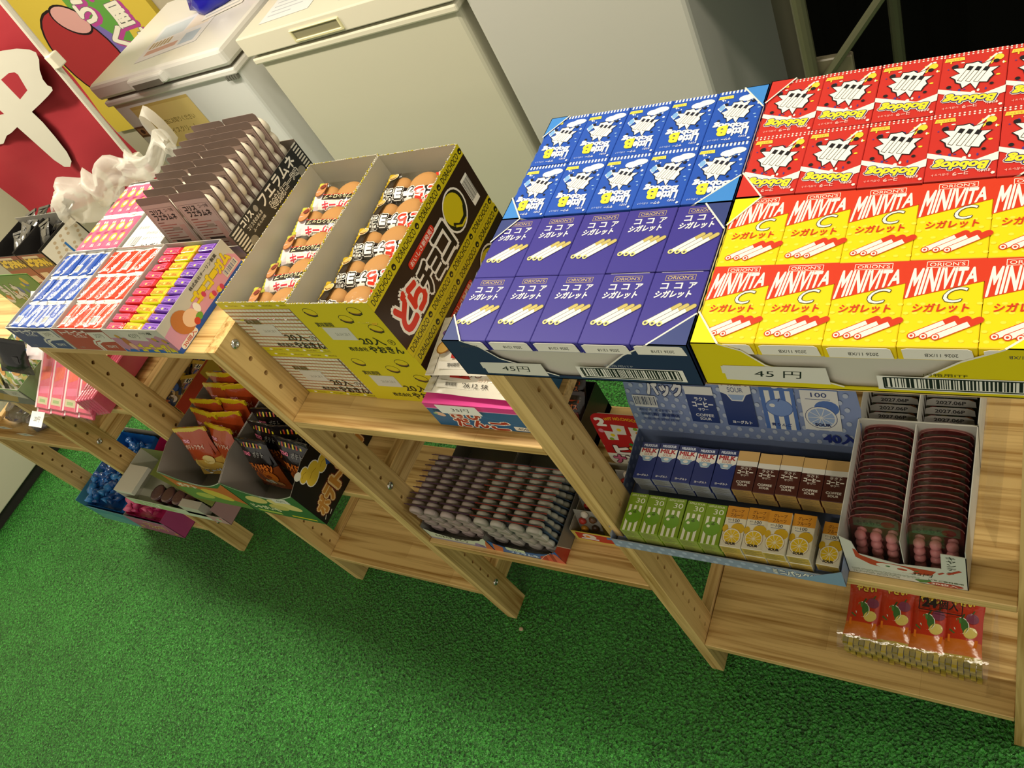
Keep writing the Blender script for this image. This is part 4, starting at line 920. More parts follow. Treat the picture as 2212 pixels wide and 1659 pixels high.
card = Pr(); cp = Pr().rrect(0, 0, 132, 165, 24, '#e9e4d4', 6).rrect(0, 44, 132, 165, 24, '#b2201f', 6).rect(0, 40, 132, 60, '#b2201f')
cp.text('WIT NO.CHOCOLATE', (30, 148, 122, 156), '#e0a81e', .04, warp=lambda x, y: (x, y - ((x - 66) / 66) ** 2 * 16))
cp.text('2', (10, 128, 28, 150), '#ece6dc', .06)
for (x, y, s_, a) in ((52, 118, 15, 8), (90, 112, 17, -12), (30, 98, 14, 30), (84, 86, 15, 20)): cp.poly([(x - s_ * cos(radians(a)) , y - s_), (x + s_ * .8, y - s_ * .9), (x + s_, y + s_ * .9), (x - s_ * .9, y + s_)], '#d9d3ca')
for i, (x, y) in enumerate(((52, 118), (88, 124), (90, 112), (92, 99), (80, 84), (33, 100), (27, 88), (112, 128))): cp.ell(x, y, 5, 4.6, ('#e2c41e', '#7ea22c', '#d88a2c', '#c23a34', '#d06a8c')[i % 5], 12)
cp.text('0', (108, 118, 126, 142), '#ece6dc', .05).ell(12, 112, 6, 6, '#d98a9c', 12).ell(64, 74, 5, 5, '#3a7a3c', 12)
for i, (c, k) in enumerate((('ヒ', '#ece6dc'), ('ッ', '#e0b01e'), ('ト', '#ece6dc'))): cp.text(c, (24 + 34 * i, 42, 52 + 34 * i, 66), k, .07, out=('#3a1416', .05))
for i, (c, k) in enumerate((('ナ', '#d06a8c'), ('ン', '#ece6dc'), ('バ', '#3a8a4c'), ('ー', '#e0b01e'))): cp.text(c, (12 + 28 * i, 12, 36 + 28 * i, 36) if c != 'ー' else (98, 22, 122, 27), k, .07, out=('#3a1416', .05))
cp = Pr().add(cp, lambda x, y: (x * .92, y * .94)); fr = Frame((.040, .1465, .034), (1, .0, 0), (0, .10, 1)); b = MB(); b.prism([(x * .92, y * .94) for x, y in [(24, 0), (108, 0), (132, 24), (132, 141), (124, 158), (108, 165), (24, 165), (8, 158), (0, 141), (0, 24)]], fr, .0008, '#d8d2c2'); b.pr(cp, fr, .0003); b.build('header_card', CARD, t)
def choc_tray(label):
    t = thing('chocolate_pack', label, 'candy pack', group='number chocolate packs'); b = MB(); b.box(-.024, .024, -.002, 0, 0, .062, '#8d8a84', bev=.001); b.build('card', FOIL, t)
    for i, (x, z) in enumerate(((-.012, .014), (.012, .02), (-.01, .036), (.013, .043), (0, .055))):
        b = MB(); b.lathe([(.007, 0), (.008, .003), (.005, .007), (0, .008)], 10, ('#c98a1e', '#3a2418', '#b03024', '#5a3018', '#d8d0c4')[i], Matrix.Translation((x, -.002, z)) @ Matrix.Rotation(pi / 2, 4, 'X')); b.build('chocolate', CANDY, t, True)
    b = MB(); b.q([(-.025, -.011, 0), (.025, -.011, 0), (.025, -.011, .064), (-.025, -.011, .064)]); b.build('film', CLEAR, t); return t
pro = Proto(choc_tray('x'))
for k in range(4):
    for s in range(2): pro.at((.356 + .056 * s, .078 + .030 * k, ZB + .004), (radians(-14), 0, 0), 'number chocolate pack, %s from front, %s side of the red box' % (ORD[k], ('left', 'right')[s]))
# dark box behind the whistle trays
t = thing('snack_box', 'black box of dark snack bags standing behind the whistle sweet trays', 'box', (.060, .236, ZB))
b = MB(); b.box(0, .24, 0, .001, 0, .09, '#24211d'); b.box(0, .24, .119, .12, 0, .09, '#24211d'); b.box(0, .001, 0, .12, 0, .09, '#24211d'); b.box(.239, .24, 0, .12, 0, .09, '#24211d'); b.box(0, .24, 0, .12, 0, .02, '#24211d'); b.build('box', CARD, t)
def bag_mesh(w_, h_, t_, colf, nx=8, ny=10):
    b = MB()
    def P(i, j, s):
        u, v = i / nx, j / ny; e = min(v, 1 - v) * h_; f = 1 - (1 - min(max(e - .007, 0) / (h_ * .32), 1)) ** 2; g = (1 - abs(2 * u - 1) ** 3) ** .7
        zz = v * h_ + (.0018 if (j == ny and i % 2) else 0)
        return Vector(((u - .5) * w_ * (1 - .10 * f), s * t_ / 2 * f * g + s * .0003 + .001 * sin(7 * u + 5 * v), zz))
    for s in (1, -1):
        for i in range(nx):
            for j in range(ny):
                q = [P(i, j, s), P(i + 1, j, s), P(i + 1, j + 1, s), P(i, j + 1, s)]; b.q(q if s < 0 else q[::-1], colf((i + .5) / nx, (j + .5) / ny))
    surf = lambda x, y, l: (lambda u, v: Vector((x * .001 * .94, -t_ / 2 * (1 - (1 - min(max(min(v, 1 - v) * h_ - .007, 0) / (h_ * .32), 1)) ** 2) * (max(1 - abs(2 * u - 1) ** 3, 0)) ** .7 - .0009 - l * .000008, y * .001)))(min(max(x * .001 / w_ + .5, 0), 1), min(max(y * .001 / h_, 0), 1))
    return b, surf
def snack_bag(label, w_, h_, t_, colf, pr_, crimpcol, zig=True):
    t = thing('snack_bag', label, 'snack'); b, surf = bag_mesh(w_, h_, t_, colf); b.build('pouch', FOIL, t, True)
    b = MB()
    for l, vs, fs, c in pr_.f: b.raw([surf(x, y, l) for x, y in vs[0]], fs, c)
    b.build('print', FOIL, t)
    b = MB(); n = 12
    if zig:
        pts = [(-w_ * 500, h_ * 1000 - 8)] + [(-w_ * 500 + w_ * 1000 * i / (2 * n), h_ * 1000 - 8.5 + (0 if i % 2 else -2.2)) for i in range(2 * n + 1)] + [(w_ * 500, h_ * 1000 - 8), (w_ * 500, h_ * 1000 + .6), (-w_ * 500, h_ * 1000 + .6)]
        b.prism(pts, FRONT(0, -.0022, 0), .004, crimpcol)
    else: b.prism([(-w_ * 500, h_ * 1000 - 7), (w_ * 500, h_ * 1000 - 7), (w_ * 500, h_ * 1000 + .6), (-w_ * 500, h_ * 1000 + .6)], FRONT(0, -.0022, 0), .004, crimpcol)
    b.build('crimp', FOIL, t); return t
dk = Pr().poly([(-24, 30), (24, 34), (22, 60), (-22, 58)], '#6b2a1c').text('カルパス', (-20, 66, 20, 76), '#b8581e', .05).rect(-24, 78, 24, 84, '#a23a1c')
pro = Proto(snack_bag('x', .07, .10, .022, lambda u, v: '#241713', dk, '#3a241c', False)); pro.r['group'] = 'dark snack bags'
for j in range(2):
    for i in range(3): pro.at((.060 + .044 + .076 * i, .262 + .030 * j, ZB + .022 + .02 * j), (radians(-38), 0, 0), 'dark snack bag, %s from left, %s row of the black box' % (ORD[i], ('front', 'rear')[j]))

# ================================================================ polka-dot box of little cartons on the middle shelf
DOT = '#7e8fb8'; DOTC = '#aab6cc'
def dots(p, w_, h_, n, seed, r=4.2):
    rr = random.Random(seed); k = 0
    for j in range(int(h_ / 13) + 1):
        for i in range(int(w_ / 17) + 1):
            x, y = 5 + 17 * i + (8.5 if j % 2 else 0), 5 + 13 * j
            if x < w_ - r and y < h_ - r: p.ell(x, y, r * .85, r, DOTC, 10)
    return p
t = thing('carton_box', 'blue polka-dot display box with its printed lid folded up behind', 'box', (.500, -.012, ZM))
W_, D_ = .332, .182; b = MB(); e = .0012; inn = '#7d8cb0'
b.box(0, W_, 0, D_, 0, e, inn); b.box(0, W_, 0, e, 0, .024, '#9aa0a8'); b.prism([(0, 0), (182, 0), (182, 52), (150, 52), (10, 30), (0, 26)], RSIDE(e, 0, 0), e, inn); b.prism([(0, 0), (182, 0), (182, 52), (120, 52), (40, 44), (0, 40)], RSIDE(W_, 0, 0), e, inn); b.box(0, W_, D_ - e, D_, 0, .052, inn)
b.box(.004, W_ - .004, .004, D_ - .004, e, .012, '#6a7494'); b.build('box', CARD, t)
MB().pr(dots(Pr(), 180, 50, 0, 2), RSIDE(e + .0001, 0, 0)).build('printed_side', CARD, t)
MB().pr(dots(Pr().rect(0, 0, 332, 24, '#8b97b0'), 332, 24, 0, 3).text('ミニパックサワー', (240, 5, 318, 20), '#e9e6dc', .05, out=('#1c2a5a', .05)), FRONT(0, 0, 0)).build('printed_front', CARD, t)
b = MB(); b.prism([(268, 0), (332, 0), (332, 46), (322, 38)], FRONT(0, -.0006, 0), .0006, '#7e9ab8'); b.pr(dots(Pr(), 60, 30, 0, 4), FRONT(.27, -.0006, 0)) if False else None; b.build('corner_flap', CARD, t)
fr = Frame((0, D_ - .001, .052), (1, 0, 0), (0, .22, 1)); b = MB(); b.prism([(0, 0), (332, 0), (336, 70), (330, 128), (4, 128), (-2, 60)], fr, .001, DOT)
p = dots(Pr(), 330, 126, 0, 5)
p.text('パック', (38, 78, 94, 104), '#d4d6da', .06, out=('#1c2450', .05)).text('ミニ', (50, 108, 90, 126), '#d4d6da', .06, out=('#1c2450', .05)).barcode(10, 52, 48, 76, '#d4d6d6', '#1c2450', 9, 18)
p.text('直射日光、高温多湿をさけて', (14, 43, 82, 48), '#31437c', .01).text('製造者', (16, 34, 31, 39), '#31437c', .02).text('（株）黒谷商店', (33, 33, 78, 40), '#22346e', .03).text('大阪市生野区林寺', (16, 24, 76, 29), '#3c4d84', .01)
x = 98; p.rect(x, 28, x + 42, 100, '#27396f').rect(x, 84, x + 42, 100, '#d4d6d4').text('ラクト', (x + 12, 72, x + 31, 79), '#d8dade', .03).text('コーヒー', (x + 7, 60, x + 38, 70), '#d8dade', .05).text('サワー', (x + 14, 52, x + 29, 57), '#d8dade', .03).text('COFFEE', (x + 8, 40, x + 35, 45.5), '#d8dade', .02).text('SOUR', (x + 13, 33, x + 30, 38), '#d8dade', .02)
x = 152; p.rect(x, 26, x + 44, 124, '#27396f').poly([(x, 124), (x, 92), (x + 8, 88), (x + 14, 76), (x + 30, 76), (x + 36, 88), (x + 44, 92), (x + 44, 124)], '#d4d6d4').text('MILK', (x + 4, 106, x + 40, 122), '#27396f', .04).text('SOUR', (x + 11, 93, x + 33, 102), '#27396f', .0).poly([(x + 10, 88), (x + 34, 88), (x + 29, 78), (x + 15, 78)], '#8ea6cc').text('ヨーグルト', (x + 8, 31, x + 36, 37), '#d8dade', .04)
x = 208; p.rect(x, 26, x + 46, 124, '#4a6cae')
for k in range(3): p.rect(x + 6 + 14 * k, 26, x + 13 + 14 * k, 100, '#d4d6d4')
p.text('30', (x + 18, 104, x + 42, 120), '#d4d6d4', -.01).ell(x + 23, 68, 19, 17, '#3a5898', 20).ell(x + 23, 68, 18, 16, '#6f8cc4', 20).ell(x + 14, 72, 4, 3.4, '#d4d6d4', 10).line([(x + 23, 80), (x + 26, 86)], 1.6, '#27396f').text('青りんご', (x + 8, 32, x + 36, 38), '#27396f', .03)
x = 262; p.rect(x, 30, x + 48, 124, '#d4d6d4').rect(x, 104, x + 48, 124, '#4a6cae').text('フルーツ', (x + 8, 108, x + 42, 116), '#27396f', .02).text('100', (x + 14, 92, x + 34, 100), '#27396f', .01).line([(x + 6, 88), (x + 38, 88)], .9, '#27396f').ell(x + 32, 72, 16, 14, '#4a6cae', 18)
def slice_(p, x, y, r, rim, flesh, ink):
    p.ell(x, y, r, r, ink, 22).ell(x, y, r * .96, r * .96, rim, 22).ell(x, y, r * .84, r * .84, flesh, 22)
    for k in range(10): a = 2 * pi * k / 10; p.line([(x, y), (x + r * .84 * cos(a), y + r * .84 * sin(a))], r * .045, rim)
slice_(p, x + 23, 54, 21, '#d4d6d4', '#8fa6cc', '#27396f'); p.text('SOUR', (x + 14, 38, x + 34, 43), '#1c2450', .05)
p.text('40入', (284, 6, 328, 24), '#27347c', .05)
b.pr(p, fr, .0003); b.build('lid', CARD, t)
CW, CL, CT = .0292, .062, .0195
def mini(kind, label):
    t = thing('drink_candy_carton', label, 'candy box'); W1, L1 = CW * 1000, CL * 1000
    body = {'milk': '#1f2f74', 'coffee': '#4a2018', 'apple': '#7a9a1e', 'grape': '#d8d2bc'}[kind]; bt = {'milk': '#8f949c', 'coffee': '#a88a4e', 'apple': '#94a04a', 'grape': '#c0a24a'}[kind]
    b = MB(); b.box(0, CW, 0, CL, 0, CT, body, bev=.0006); b.build('carton', CARD, t); p = Pr()
    if kind == 'milk':
        p.rect(0, 52, W1, L1, '#1a285e').poly([(.6, 52), (W1 - .6, 52), (W1 - .6, 39), (W1 - 6, 36), (W1 - 10, 30), (10, 30), (6, 36), (.6, 39)], '#e6e4dc').poly([(5, 38.5), (W1 - 5, 38.5), (W1 - 8.6, 30.8), (8.6, 30.8)], '#8fb0cc').ell(W1 / 2, 35, 4, 2.4, '#e6e4dc', 10)
        p.text('MILK', (3, 45, W1 - 3, 51.4), '#a8242c', .05).text('SOUR', (8, 39.6, W1 - 8, 43.6), '#a8442c', .01).text('ヨーグルト', (6, 4, W1 - 5, 7.5), '#d8dae0', .04).text('MILKSOUR', (4, 55, W1 - 4, 59), '#c8cede', .05)
    if kind == 'coffee':
        p.rect(0, 46, W1, L1, '#c9a468').rect(0, 38, W1, 46, '#dcdad2').text('ラクト', (7, 32, W1 - 7, 36), '#d8d2c8', .03).text('コーヒー', (4, 25.5, W1 - 4, 31), '#e6e2d8', .06).text('サワー', (9, 21.6, W1 - 9, 24.4), '#d8d2c8', .04).text('COFFEE', (5, 11, W1 - 5, 14.4), '#d8d2c8', .03).text('SOUR', (8, 6.5, W1 - 8, 9.6), '#d8d2c8', .03).line([(7, 37), (W1 - 7, 37)], .4, '#d8d2c8')
    if kind == 'apple':
        for k in range(3): p.rect(4 + 8 * k, 0, 8 + 8 * k, 42, '#e2e4d0')
        p.text('30', (12, 46, W1 - 3, 54), '#e6e8d8', -.005).text('APPLE SOUR', (3, 56.5, W1 - 3, 59.5), '#cfd8a8', .03).ell(W1 / 2, 24, 12, 11, '#5f8a22', 20).ell(W1 / 2, 24, 11.6, 10.6, '#6b9c26', 20).ell(9, 27, 2.6, 2.2, '#e6e8d0', 10).line([(W1 / 2, 31), (W1 / 2 + 2, 35)], 1.1, '#3a4a18').ell(W1 / 2 + .5, 30.6, 3, 1.6, '#4c6c1c', 8)
    if kind == 'grape':
        p.rect(0, 44, W1, L1, '#c98a2a').text('グレープ', (6, 53, W1 - 6, 58), '#6c3f14', .03).text('フルーツ', (6, 46, W1 - 6, 51), '#6c3f14', .03).text('サワー', (4, 39.5, 10, 42), '#4c4a4a', .02).text('100', (11, 38.5, 20, 43), '#34343c', .01).line([(5, 37), (W1 - 5, 37)], .6, '#30508c').ell(20, 29, 9.2, 8, '#c9a21e', 16).ell(3, 27, 4, 6, '#c9a21e', 12)
        slice_(p, 14, 16, 12.6, '#e6e0cc', '#dcb822', '#8a5a1c'); p.text('SOUR', (8, 4.2, 21, 7.4), '#2c2a26', .06)
    MB().pr(p, TOP(0, 0, CT)).build('face_print', CARD, t)
    q = Pr().rect(.8, .8, W1 - .8, CT * 1000 - .8, bt)
    for k in range(6): q.rect(3, 2.2 + 2.6 * k, 3 + (W1 - 6) * (.6 + .4 * ((k * 7) % 5) / 4), 3 + 2.6 * k, '#5c563c')
    MB().pr(q, FRONT(0, 0, 0)).build('printed_end', CARD, t); return t
names = {'milk': 'navy milk-sour carton', 'coffee': 'brown coffee-sour carton', 'apple': 'green apple-sour carton', 'grape': 'yellow grapefruit-sour carton'}
for kind, y, z0, x0, n in (('milk', .071, .054, .5275, 5), ('coffee', .071, .054, .6775, 5), ('apple', -.0065, .034, .524, 5), ('grape', -.0065, .034, .674, 4)):
    t = mini(kind, names[kind]); t['group'] = names[kind] + 's'; pro = Proto(t)
    for i in range(n):
        dz = .006 if (kind == 'grape' and i == 2) else 0
        pro.at((x0 + .0299 * i, y + random.uniform(-.0012, .0012) - (.002 if dz else 0), ZM + z0 + dz + random.uniform(0, .001)), (radians(random.uniform(-.8, .8)), 0, radians(random.uniform(-1, 1))),
               '%s, %s from the left in its row of the polka-dot box' % (names[kind], ORD[i]))
        if kind != 'grape' or True:
            pass
    if kind == 'grape': pro.at((.7965, -.001, ZM + .0135), (0, 0, radians(-2)), 'yellow grapefruit-sour carton lying lowest at the right end of its box')
    lower = z0 - CT - .0003
    for i in range(n):     # the layer beneath, its ends seen along the front
        if kind in ('apple', 'grape'): pro.at((x0 + .0299 * i, y + .0008, ZM + .0135), (0, 0, 0), '%s in the layer below, %s from the left' % (names[kind], ORD[i]))
        else: pro.at((x0 + .0299 * i, y + .0015, ZM + .0335), (0, 0, 0), '%s in the rear layer below, %s from the left' % (names[kind], ORD[i]))

# ================================================================ strawberry candy boxes
def berry_box(label, y, D_, front, kind):
    W_ = .137; t = thing('candy_tray', label, 'box', (.832, y, ZM)); b = MB(); e = .001; c = '#c6c6be'; g = '#a09c94'; H_ = .108
    b.box(0, W_, 0, D_, 0, e, g); b.box(0, e, 0, D_, 0, H_, c); b.box(W_ - e, W_, 0, D_, 0, H_, c); b.box(0, W_, D_ - e, D_, 0, H_, c); b.box(W_ / 2 - .0005, W_ / 2 + .0005, .004, D_, 0, H_ - .004, c)
    if front:
        w1 = W_ * 1000; b.prism([(0, 0), (w1, 0), (w1, 92), (w1 - 26, 94), (w1 - 27, 52), (w1 - 62, 48), (64, 46), (18, 60), (14, 92), (0, 104)], FRONT(0, 0, 0), e, '#cfd0c6'); b.build('box', CARD, t)
        p = Pr().poly([(20, 58), (16, 72), (13, 74), (14, 50), (30, 34), (66, 24), (98, 28), (104, 42), (70, 44), (40, 46)], '#b23a26').ell(58, 34, 22, 9, '#dcd8cc', 16, -10).ell(50, 36, 3, 2, '#3c6a3a', 8).ell(66, 33, 6, 3, '#b23a26', 10).ell(82, 34, 3, 1.8, '#3c6a3a', 8)
        p.text('いちごのもちもちもちキャンディ', (6, 11, 84, 17), '#c9cabc', .05, out=('#4c5a44', .05)).text('いちご味', (8, 4, 60, 9.5), '#c9cabc', .05, out=('#4c5a44', .05)).poly([(78, 10), (96, 14), (98, 6), (84, 3)], '#3f7a3c').ell(112, 6, 20, 5.4, '#a83324', 16).text('30枚入', (97, 3, 126, 9), '#e6dcd0', .03)
        p.text('35円', (76, 22, 100, 31), '#1b1b1d', .0, .2).text('いちご香料使用', (94, 14, 132, 18), '#3f5a3c', .02)
        for i, ch in enumerate('キャンディ'): p.text(ch, (116, 82 - 10 * i, 126, 90 - 10 * i), '#22221f', .0)
        p.line([(116, 40), (130, 54)], 4, '#b2342a').line([(106, 36), (112, 42)], 3, '#b2342a')
        MB().pr(p, FRONT(0, 0, 0)).build('printed_front', CARD, t)
    else:
        b.box(0, W_, 0, e, 0, H_ - .006, c); b.build('box', CARD, t)
    return t
berry_box('white strawberry candy box with a cut-out front and a 35 yen note', .010, .170, True, 0)
berry_box('white candy box behind the strawberry one, grey card tops dated 2027.06', .184, .15, False, 1)
def arch(w_, h_, n=8):
    r = w_ / 2; return [(-r, 0), (r, 0), (r, h_ - r * .45)] + [(r * cos(pi * k / n), h_ - r * .45 + r * .45 * sin(pi * k / n)) for k in range(1, n)] + [(-r, h_ - r * .45)]
def berry(label):
    t = thing('strawberry_card', label, 'candy pack', group='strawberry candy cards'); b = MB(); b.prism(arch(60, 92), FRONT(0, 0, 0), .0005, '#6e1f20'); b.build('card', FOIL, t)
    p = Pr().rect(-26, 68, 26, 84, '#6e8a6a').text('もちもち', (-22, 72, 6, 80), '#3a4a3a', .02).ell(14, 75, 8, 6, '#8c1c1c', 12)
    MB().pr(p, FRONT(0, 0, 0)).build('print', FOIL, t)
    me = None
    for i in range(3):
        for k in range(4):
            if me is None: b = MB(); b.lathe([(.003, -.007), (.006, -.004), (.007, 0), (.006, .004), (.003, .007)], 10, '#eb9a9c'); me = b.mesh('candy_ball', CANDY, True)
            link('candy_ball', me, t, (-.018 + .018 * i, -.006, .014 + .0145 * k))
    b = MB(); pts = arch(61, 93); b.prism(pts, FRONT(0, -.0135, 0), .0002, '#ffffff'); n = len(pts); b.mi = 1
    for k in range(2, n - 1): a, c = pts[k], pts[(k + 1) % n]; b.q([(a[0] * .001, -.0135, a[1] * .001), (c[0] * .001, -.0135, c[1] * .001), (c[0] * .001, 0, c[1] * .001), (a[0] * .001, 0, a[1] * .001)])
    b.build('blister', [CLEAR, REDFILM], t)
    b = MB(); po = [Vector((x * .001, -.0005, y * .001)) for x, y in pts[2:]]; b.tube(po, .0007, '#a08c88', 5); b.build('rim', FOIL, t); return t
pro = Proto(berry('x'))
for k in range(15):
    for s in range(2):
        pro.at((.832 + .0355 + .0665 * s + random.uniform(-.0008, .0008), .030 + .0098 * k, ZM + .0015 + .0004 * k), (radians(-13), 0, radians(random.uniform(-1, 1))),
               'strawberry candy card, %s from front, %s stack' % (ORD[k], ('left', 'right')[s]))
def jelly(label):
    t = thing('fruit_card', label, 'candy pack', group='dated fruit candy cards'); b = MB(); b.prism(arch(60, 78), FRONT(0, 0, 0), .0005, '#55553c'); b.build('card', FOIL, t)
    b = MB(); fr = Frame((0, -.006, .074), (1, 0, 0), (0, .25, .9)); b.prism([(-29, 0), (29, 0), (28, 8), (20, 11), (-20, 11), (-28, 8)], fr, .0005, '#8f8c88'); b.pr(Pr().text('2027.06P', (-17, 3, 17, 8), '#2c2a2a', .03), fr); b.build('date_flap', MATTE, t)
    for i in range(4):
        b = MB(); b.box(-.026 + .0135 * i, -.026 + .0135 * i + .011, -.007, -.0006, .01, .070, ('#8c2a2a', '#8a7a1e', '#3a5a2c', '#9a5a1e')[i], bev=.003); b.build('candy_stick', CANDY, t)
    return t
pro = Proto(jelly('x'))
for k in range(9):
    for s in range(2): pro.at((.832 + .0355 + .0665 * s, .197 + .0128 * k, ZM + .0015 + .001 * k), (radians(-8), 0, 0), 'fruit candy card with a dated grey top, %s from front, %s stack' % (ORD[k], ('left', 'right')[s]))
t = thing('clear_sleeve', 'clear plastic sleeve left open beside the candy boxes', 'sleeve', (.976, .05, ZM))
b = MB(); b.q([(0, .06, .0015), (.004, .30, .0015), (.004, .30, .10), (0, .06, .105)]); b.q([(.0, .06, .105), (.004, .30, .10), (-.004, .30, .112), (-.004, .06, .112)]); b.q([(0, .06, .0015), (.018, .02, .0012), (.022, .29, .0012), (.004, .30, .0015)]); b.build('film', CLEAR, t)

# ================================================================ wrapped bundle on the bottom shelf
t = thing('snack_bundle', 'clear-wrapped bundle of vegetable snack bags marked 24, on the bottom shelf', 'bundle', (.764, .050, ZL))
def vbag(label):
    b, surf = bag_mesh(.060, .118, .020, lambda u, v: '#b8301c' if v > .30 else ('#c86a1e' if v > .14 else '#b8a02c'), 8, 10); return b, surf
vp = Pr().ell(-2, 58, 12, 14, '#e9e4d8', 14).ell(-2, 58, 10.6, 12.6, '#3c6a34', 14).ell(-6, 66, 4, 5, '#4a7a3c', 10).line([(-2, 70), (2, 78)], 2.6, '#2c4a24').ell(14, 72, 10, 9, '#7a3450', 14).line([(14, 80), (17, 86)], 2, '#3c5a2c')
vp.ell(12, 48, 11, 9, '#d8c468', 14, 30).poly([(-22, 30), (22, 26), (24, 38), (-22, 42)], '#d8701e').line([(-20, 50), (-12, 44)], 2.2, '#3c6a34').text('やさい', (-18, 92, 16, 104), '#e8c83c', .06, out=('#7c1a10', .05))
vb = None
for k in range(4):
    for l in range(2):
        if vb is None:
            b, surf = vbag(''); vb = b.mesh('bag', FOIL, True); b2 = MB()
            for l_, vs, fs, c in vp.f: b2.raw([surf(x, y, l_) for x, y in vs[0]], fs, c)
            vpm = b2.mesh('print', FOIL)
        o = link('bag', vb, t, (.028 + .0505 * k, -.002 + .004 * (k % 2), .020 + .033 * l)); o.rotation_euler = (radians(-90 + 3), 0, radians(1.5 * (k % 2)))
        if l: link('print', vpm, o)
for k in range(5):
    b = MB()
    for i in range(24): b.box(.002 + .0087 * i, .0095 + .0087 * i, -.006 - .002 * ((i + k) % 3), .004, .004 + .012 * k, .0135 + .012 * k, ('#a08c1e', '#8a7c2c', '#b8a238')[(i + k) % 3])
    o = b.build('crimped_ends', FOIL, t); o['kind'] = 'stuff'
b = MB(); nx, ny = 14, 10
def W(i, j):
    u, v = i / nx, j / ny; n_ = noise.noise(Vector((u * 6, v * 6, 2)))
    a = v * 3; x = -.008 + .226 * u + .004 * n_
    y, z = ((-.016, .004 + .058 * a) if a < 1 else ((-.016 + .150 * (a - 1), .072) if a < 2 else (.134, .072 - .066 * (a - 2))))
    return Vector((x, y + .003 * n_, max(z + .003 * noise.noise(Vector((u * 5, v * 9, 7))), .002)))
for i in range(nx):
    for j in range(ny): b.q([W(i, j), W(i + 1, j), W(i + 1, j + 1), W(i, j + 1)])
b.q([(.215, -.03, .003), (.235, -.02, .003), (.222, .13, .05), (.218, .02, .062)]); b.build('wrapping', CLEAR, t, True)
MB().pr(Pr().text('24', (0, 0, 20, 14), '#1b1412', .06).text('個入', (23, 0, 52, 15), '#1b1412', .03).frame(-5, -6, 58, 20, 1.6, '#1b1412'), TOP(.118, .078, .0765)).build('printed_mark', CARD, t)

# ================================================================ potato snack boxes on the second rack's middle shelf
b = MB(); b.box(X0 - TX + .001, X0 - .001, PW, DEP - PW, .795, .845, bev=.001); o = b.build('side_rail', WOODY); tag(o, 'pine cross rail holding the pink pack shelf against the post', 'rail')
def snack_carton(label, x, w_, front_pr, side_pr, loc_y=-.072):
    t = thing('snack_carton', label, 'box', (x, loc_y, ZM + .0008)); d = .25; e = .001; c = '#8b847c'; h = .130; w1 = w_ * 1000; b = MB()
    b.box(0, w_, 0, d, 0, e, c); b.box(0, w_, d - e, d, 0, h, c)
    for x0 in (0, w_ - e): b.prism([(0, 0), (250, 0), (250, 130), (60, 130), (0, 112)], Frame((x0 + e, 0, 0), (0, 1, 0), (0, 0, 1)), e, c)
    n = 12; b.prism([(0, 0), (w1, 0), (w1, 112)] + [(w1 - w1 * i / n, 112 - 34 * sin(pi * i / n)) for i in range(1, n)] + [(0, 112)], FRONT(0, 0, 0), e, '#2f5a2c')
    ln = [(w1 - w1 * i / n, 111.4 - 34 * sin(pi * i / n)) for i in range(n + 1)]; b.pr(Pr().line(ln, 1.6, '#d9d4c8'), FRONT(0, 0, 0), .0006); b.build('box', CARD, t)
    MB().pr(front_pr, FRONT(0, 0, 0)).build('printed_front', CARD, t)
    if side_pr: MB().pr(side_pr, RSIDE(w_, 0, 0)).build('printed_side', CARD, t)
    return t
fp = Pr().poly([(0, 0), (205, 0), (205, 104), (170, 80), (103, 72), (36, 80), (0, 104)], '#2c5a2a')
q = Pr().add(fp).ell(60, 60, 34, 15, '#c9b86a', 18, 8).ell(140, 58, 44, 17, '#d6c478', 18, -10).ell(110, 42, 30, 12, '#bfae5c', 16, 5).text('じゃがいも', (16, 20, 100, 36), '#d9d6a8', .05, out=('#1c3a1a', .05)).poly([(120, 64), (170, 70), (168, 88), (118, 82)], '#d0ccc0').text('40円', (132, 70, 158, 80), '#2a2a28', .0, .2).rect(20, 6, 90, 14, '#a8b84a').rect(120, 8, 190, 13, '#d8c01e')
q2 = Pr().poly([(0, 0), (205, 0), (205, 104), (170, 80), (103, 72), (36, 80), (0, 104)], '#5d7a34').poly([(0, 50), (70, 60), (150, 40), (205, 20), (205, 104), (170, 80), (103, 72), (36, 80), (0, 104)], '#b8541e').ell(130, 44, 44, 18, '#c9b03c', 18, -14).ell(70, 26, 34, 12, '#a8b04a', 16, 6).text('ポテト', (16, 56, 80, 72), '#d8d2b8', .05)
sp = Pr().rect(0, 0, 250, 178, '#0c0b0c') if False else Pr().poly([(0, 0), (250, 0), (250, 130), (60, 130), (0, 112)], '#100e0e')
for i, c in enumerate('ポテトフライ'): sp.text(c, (12 + 30 * i, 16 + 1 * i, 39 + 30 * i, 46 + i), '#c98a3c', .06, out=[('#6b1d14', .13), ('#e8c890', .078)])
sp.line([(6, 10), (14, 14)], 1.5, '#e8e2d4').line([(20, 6), (30, 8)], 1.5, '#e8e2d4')
for (x, y, r) in ((60, 92, 24), (88, 84, 18), (46, 108, 15)): sp.ell(x, y, r + 2, r * .62 + 2, '#efe9dc', 18, 24)
for (x, y, r) in ((60, 92, 24), (88, 84, 18), (46, 108, 15)): sp.ell(x, y, r, r * .62, '#e2bf3c', 18, 24).line([(x - r * .5, y), (x, y + 3), (x + r * .5, y)], 1.0, '#a87a1e')
sp.poly([(98, 66), (122, 96), (114, 102), (90, 74)], '#2a56a8').ell(36, 120, 9, 8, '#efe9dc', 12).ell(118, 108, 7, 7, '#efe9dc', 12)
snack_carton('open potato fry box of orange bags with a low curved front', -.508, .207, q2, None)
snack_carton('open black-sided potato fry box with gold lettering on its side, full of black bags', -.299, .207, q, sp)
